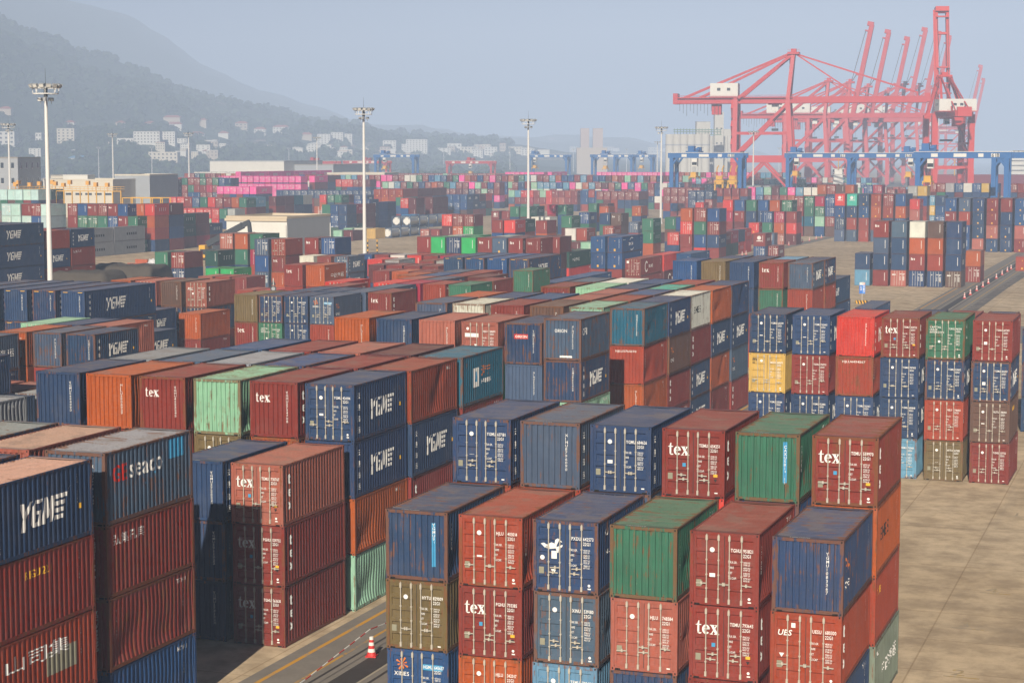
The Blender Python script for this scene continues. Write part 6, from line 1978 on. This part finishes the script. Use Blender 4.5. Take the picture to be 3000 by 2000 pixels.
# red-white tape by the near cone
mb = MB(); M['tape'] = plain('red_tape', (0.5, 0.05, 0.04), 0.6)
pts = [(-31.6, 58.0, 0.25), (-31.45, 63.5, 0.55), (-31.3, 69.3, 1.15), (-31.2, 78, 0.5)]
for a, b in zip(pts, pts[1:]):
    for k in range(12):
        p, q = Vector(a).lerp(Vector(b), k / 12), Vector(a).lerp(Vector(b), (k + 1) / 12)
        mb.beam(p, q, 0.035, 0.035, k % 2)
thing('barrier_tape', 'red and white barrier tape tied to the large cone', 'tape', (0, 0, 0), 0, None, mb.mesh('barrier_tape', [M['tape'], M['whitep']]))

def sign(lab, x, y, big):
    t = thing('lane_sign', lab, 'sign', (x, y, 0), RAD(20), 'lane signs'); t.scale = (0.42, 0.47, 0.47)
    mb = MB(); mb.tube((0, 0, 0.4), (0, 0, 6.2), 0.07, n=8); ob('post', mb.mesh('post', [M['mast']]), t)
    mb = MB(); mb.box(-1.0, -0.06, 3.0, 1.0, 0.06, 5.6, 0); mb.box(-0.05, -0.075, 3.05, 0.95, -0.062, 5.55, 1)
    ob('blue_panel', mb.mesh('blue_panel', [plain('blue_sign', (0.03, 0.16, 0.55)), plain('blue_sign_light', (0.06, 0.25, 0.72))]), t)
    mb = MB(); mb.box(-0.9, -0.05, 5.6, 0.9, 0.05, 6.4, 0); ob('top_panel', mb.mesh('top_panel', [M['whitep']]), t)
    mb = MB(); tx, _ = flat_text('7区', 0.55, 0.01)
    for P in shift(tx, -0.1, 5.72): mb.face([(a, -0.055, b) for a, b in P], 0)
    tx, _ = flat_text('外集卡', 0.55, 0.01, vertical=True)
    for P in shift(tx, 0.15, 4.8): mb.face([(a, -0.08, b) for a, b in P], 1)
    tx, _ = flat_text('车道', 0.5, 0.01, vertical=True)
    for P in shift(tx, -0.8, 4.7): mb.face([(a, -0.066, b) for a, b in P], 1)
    ob('lettering', mb.mesh('lettering', [M['ltred'], M['white']]), t)
    mb = MB()
    for k in range(8):
        a, b = -2.0 + k * 0.5, -1.5 + k * 0.5
        mb.face([(a, -0.5, 0), (b, -0.5, 0), (b - 0.3, -0.5, 1.0), (a - 0.3, -0.5, 1.0)], k % 2)
        mb.face([(a - 0.3, -0.5, 1.0), (b - 0.3, -0.5, 1.0), (b - 0.3, 0.5, 1.0), (a - 0.3, 0.5, 1.0)], k % 2)
    mb.face([(2.0, -0.5, 0), (2.0, 0.5, 0), (1.7, 0.5, 1.0), (1.7, -0.5, 1.0)], 0); mb.face([(-2.0, 0.5, 0), (-2.0, -0.5, 0), (-2.3, -0.5, 1.0), (-2.3, 0.5, 1.0)], 1)
    ob('block', mb.mesh('block', [M['yel'], M['black']]), t)
sign('blue lane sign on striped block standing on open concrete', -42.9, 263.7, True)
x, y, _ = at_depth(474, 800, 262)
sign('blue lane sign beside green and red stacks', x, y, False)
x, y, _ = at_depth(801, 848, 250)
t = thing('mirror_post', 'thin post with round dark disc before orange stack', 'post', (x, y, 0), RAD(20))
mb = MB(); mb.tube((0, 0, 0), (0, 0, 4.4), 0.05, n=8); ob('post', mb.mesh('post', [M['mast']]), t)
mb = MB(); mb.tube((0, -0.06, 3.0), (0, 0, 3.0), 0.42, n=16); mb.tube((0, -0.07, 3.0), (0, -0.062, 3.0), 0.25, n=16, m=1); mb.face([(-0.35, -0.03, 3.5), (0.35, -0.03, 3.5), (0, -0.03, 4.3)])
ob('disc', mb.mesh('disc', [M['darkgrey'], M['lampbody']]), t)

# ships at the quay
M['hullred'] = plain('red_hull', (0.42, 0.05, 0.05), 0.5)
def ship(lab, px, d, Lh, hull, rz):
    x, y, _ = at_depth(px, 459, d)
    t = thing('cargo_ship', lab, 'ship', (x, y, -2.2), rz, 'ships at the quay')
    mb = MB(); w_ = Lh * 0.16
    sec = [(-0.5, 0.75), (-0.42, 1.0), (0.3, 1.0), (0.42, 0.7), (0.5, 0.05)]
    for (a, wa), (b, wb) in zip(sec, sec[1:]):
        for s_ in (-1, 1):
            P = [(a * Lh, s_ * wa * w_ / 2 * 0.85, -3), (b * Lh, s_ * wb * w_ / 2 * 0.85, -3), (b * Lh + (2 if b == 0.5 else 0), s_ * wb * w_ / 2, Lh * 0.09), (a * Lh, s_ * wa * w_ / 2, Lh * 0.085)]
            mb.face(P if s_ < 0 else P[::-1], 0)
        mb.face([(a * Lh, -wa * w_ / 2, Lh * .085), (b * Lh, -wb * w_ / 2, Lh * .085), (b * Lh, wb * w_ / 2, Lh * .085), (a * Lh, wa * w_ / 2, Lh * .085)], 1)
    mb.face([(-.5 * Lh, .75 * w_ / 2 * .85, -3), (-.5 * Lh, -.75 * w_ / 2 * .85, -3), (-.5 * Lh, -.75 * w_ / 2, Lh * .085), (-.5 * Lh, .75 * w_ / 2, Lh * .085)], 0)
    ob('hull', mb.mesh('hull', [hull, M['darkgrey']]), t)
    mb = MB(); z = Lh * 0.086
    for k in range(5): mb.box(-0.44 * Lh + k * 0.6, -w_ * 0.4 + k * 0.25, z + k * 2.7, -0.33 * Lh, w_ * 0.4 - k * 0.25, z + k * 2.7 + 2.4, 0); mb.box(-0.445 * Lh + k * .6, -w_ * .42, z + k * 2.7 + 2.4, -0.325 * Lh, w_ * .42, z + k * 2.7 + 2.6, 0)
    for k in range(6): mb.box(-0.329 * Lh, -w_ * .34 + k * w_ * .115, z + 11.8, -0.3285 * Lh, -w_ * .34 + k * w_ * .115 + 1.0, z + 13.0, 1)
    ob('superstructure', mb.mesh('superstructure', [M['whitep'], M['glassd']]), t)
    mb = MB(); mb.tube((-0.40 * Lh, 0, z + 13), (-0.40 * Lh, 0, z + 22), 0.25, 0.12, 8); mb.beam((-0.40 * Lh, -2.5, z + 18), (-0.40 * Lh, 2.5, z + 18), 0.2, 0.2); mb.tube((0.2 * Lh, 0, z), (0.2 * Lh, 0, z + 15), 0.3, 0.15, 8)
    ob('mast', mb.mesh('mast', [M['yel']]), t)
ship('red hulled ship moored behind the end on crane', 2880, 1010, 150, M['hullred'], QA + math.pi / 2 + RAD(150))
ship('small white bridged ship between two blue gantries', 2462, 900, 44, plain('dark_hull', (0.05, 0.06, 0.08)), QA + math.pi / 2)
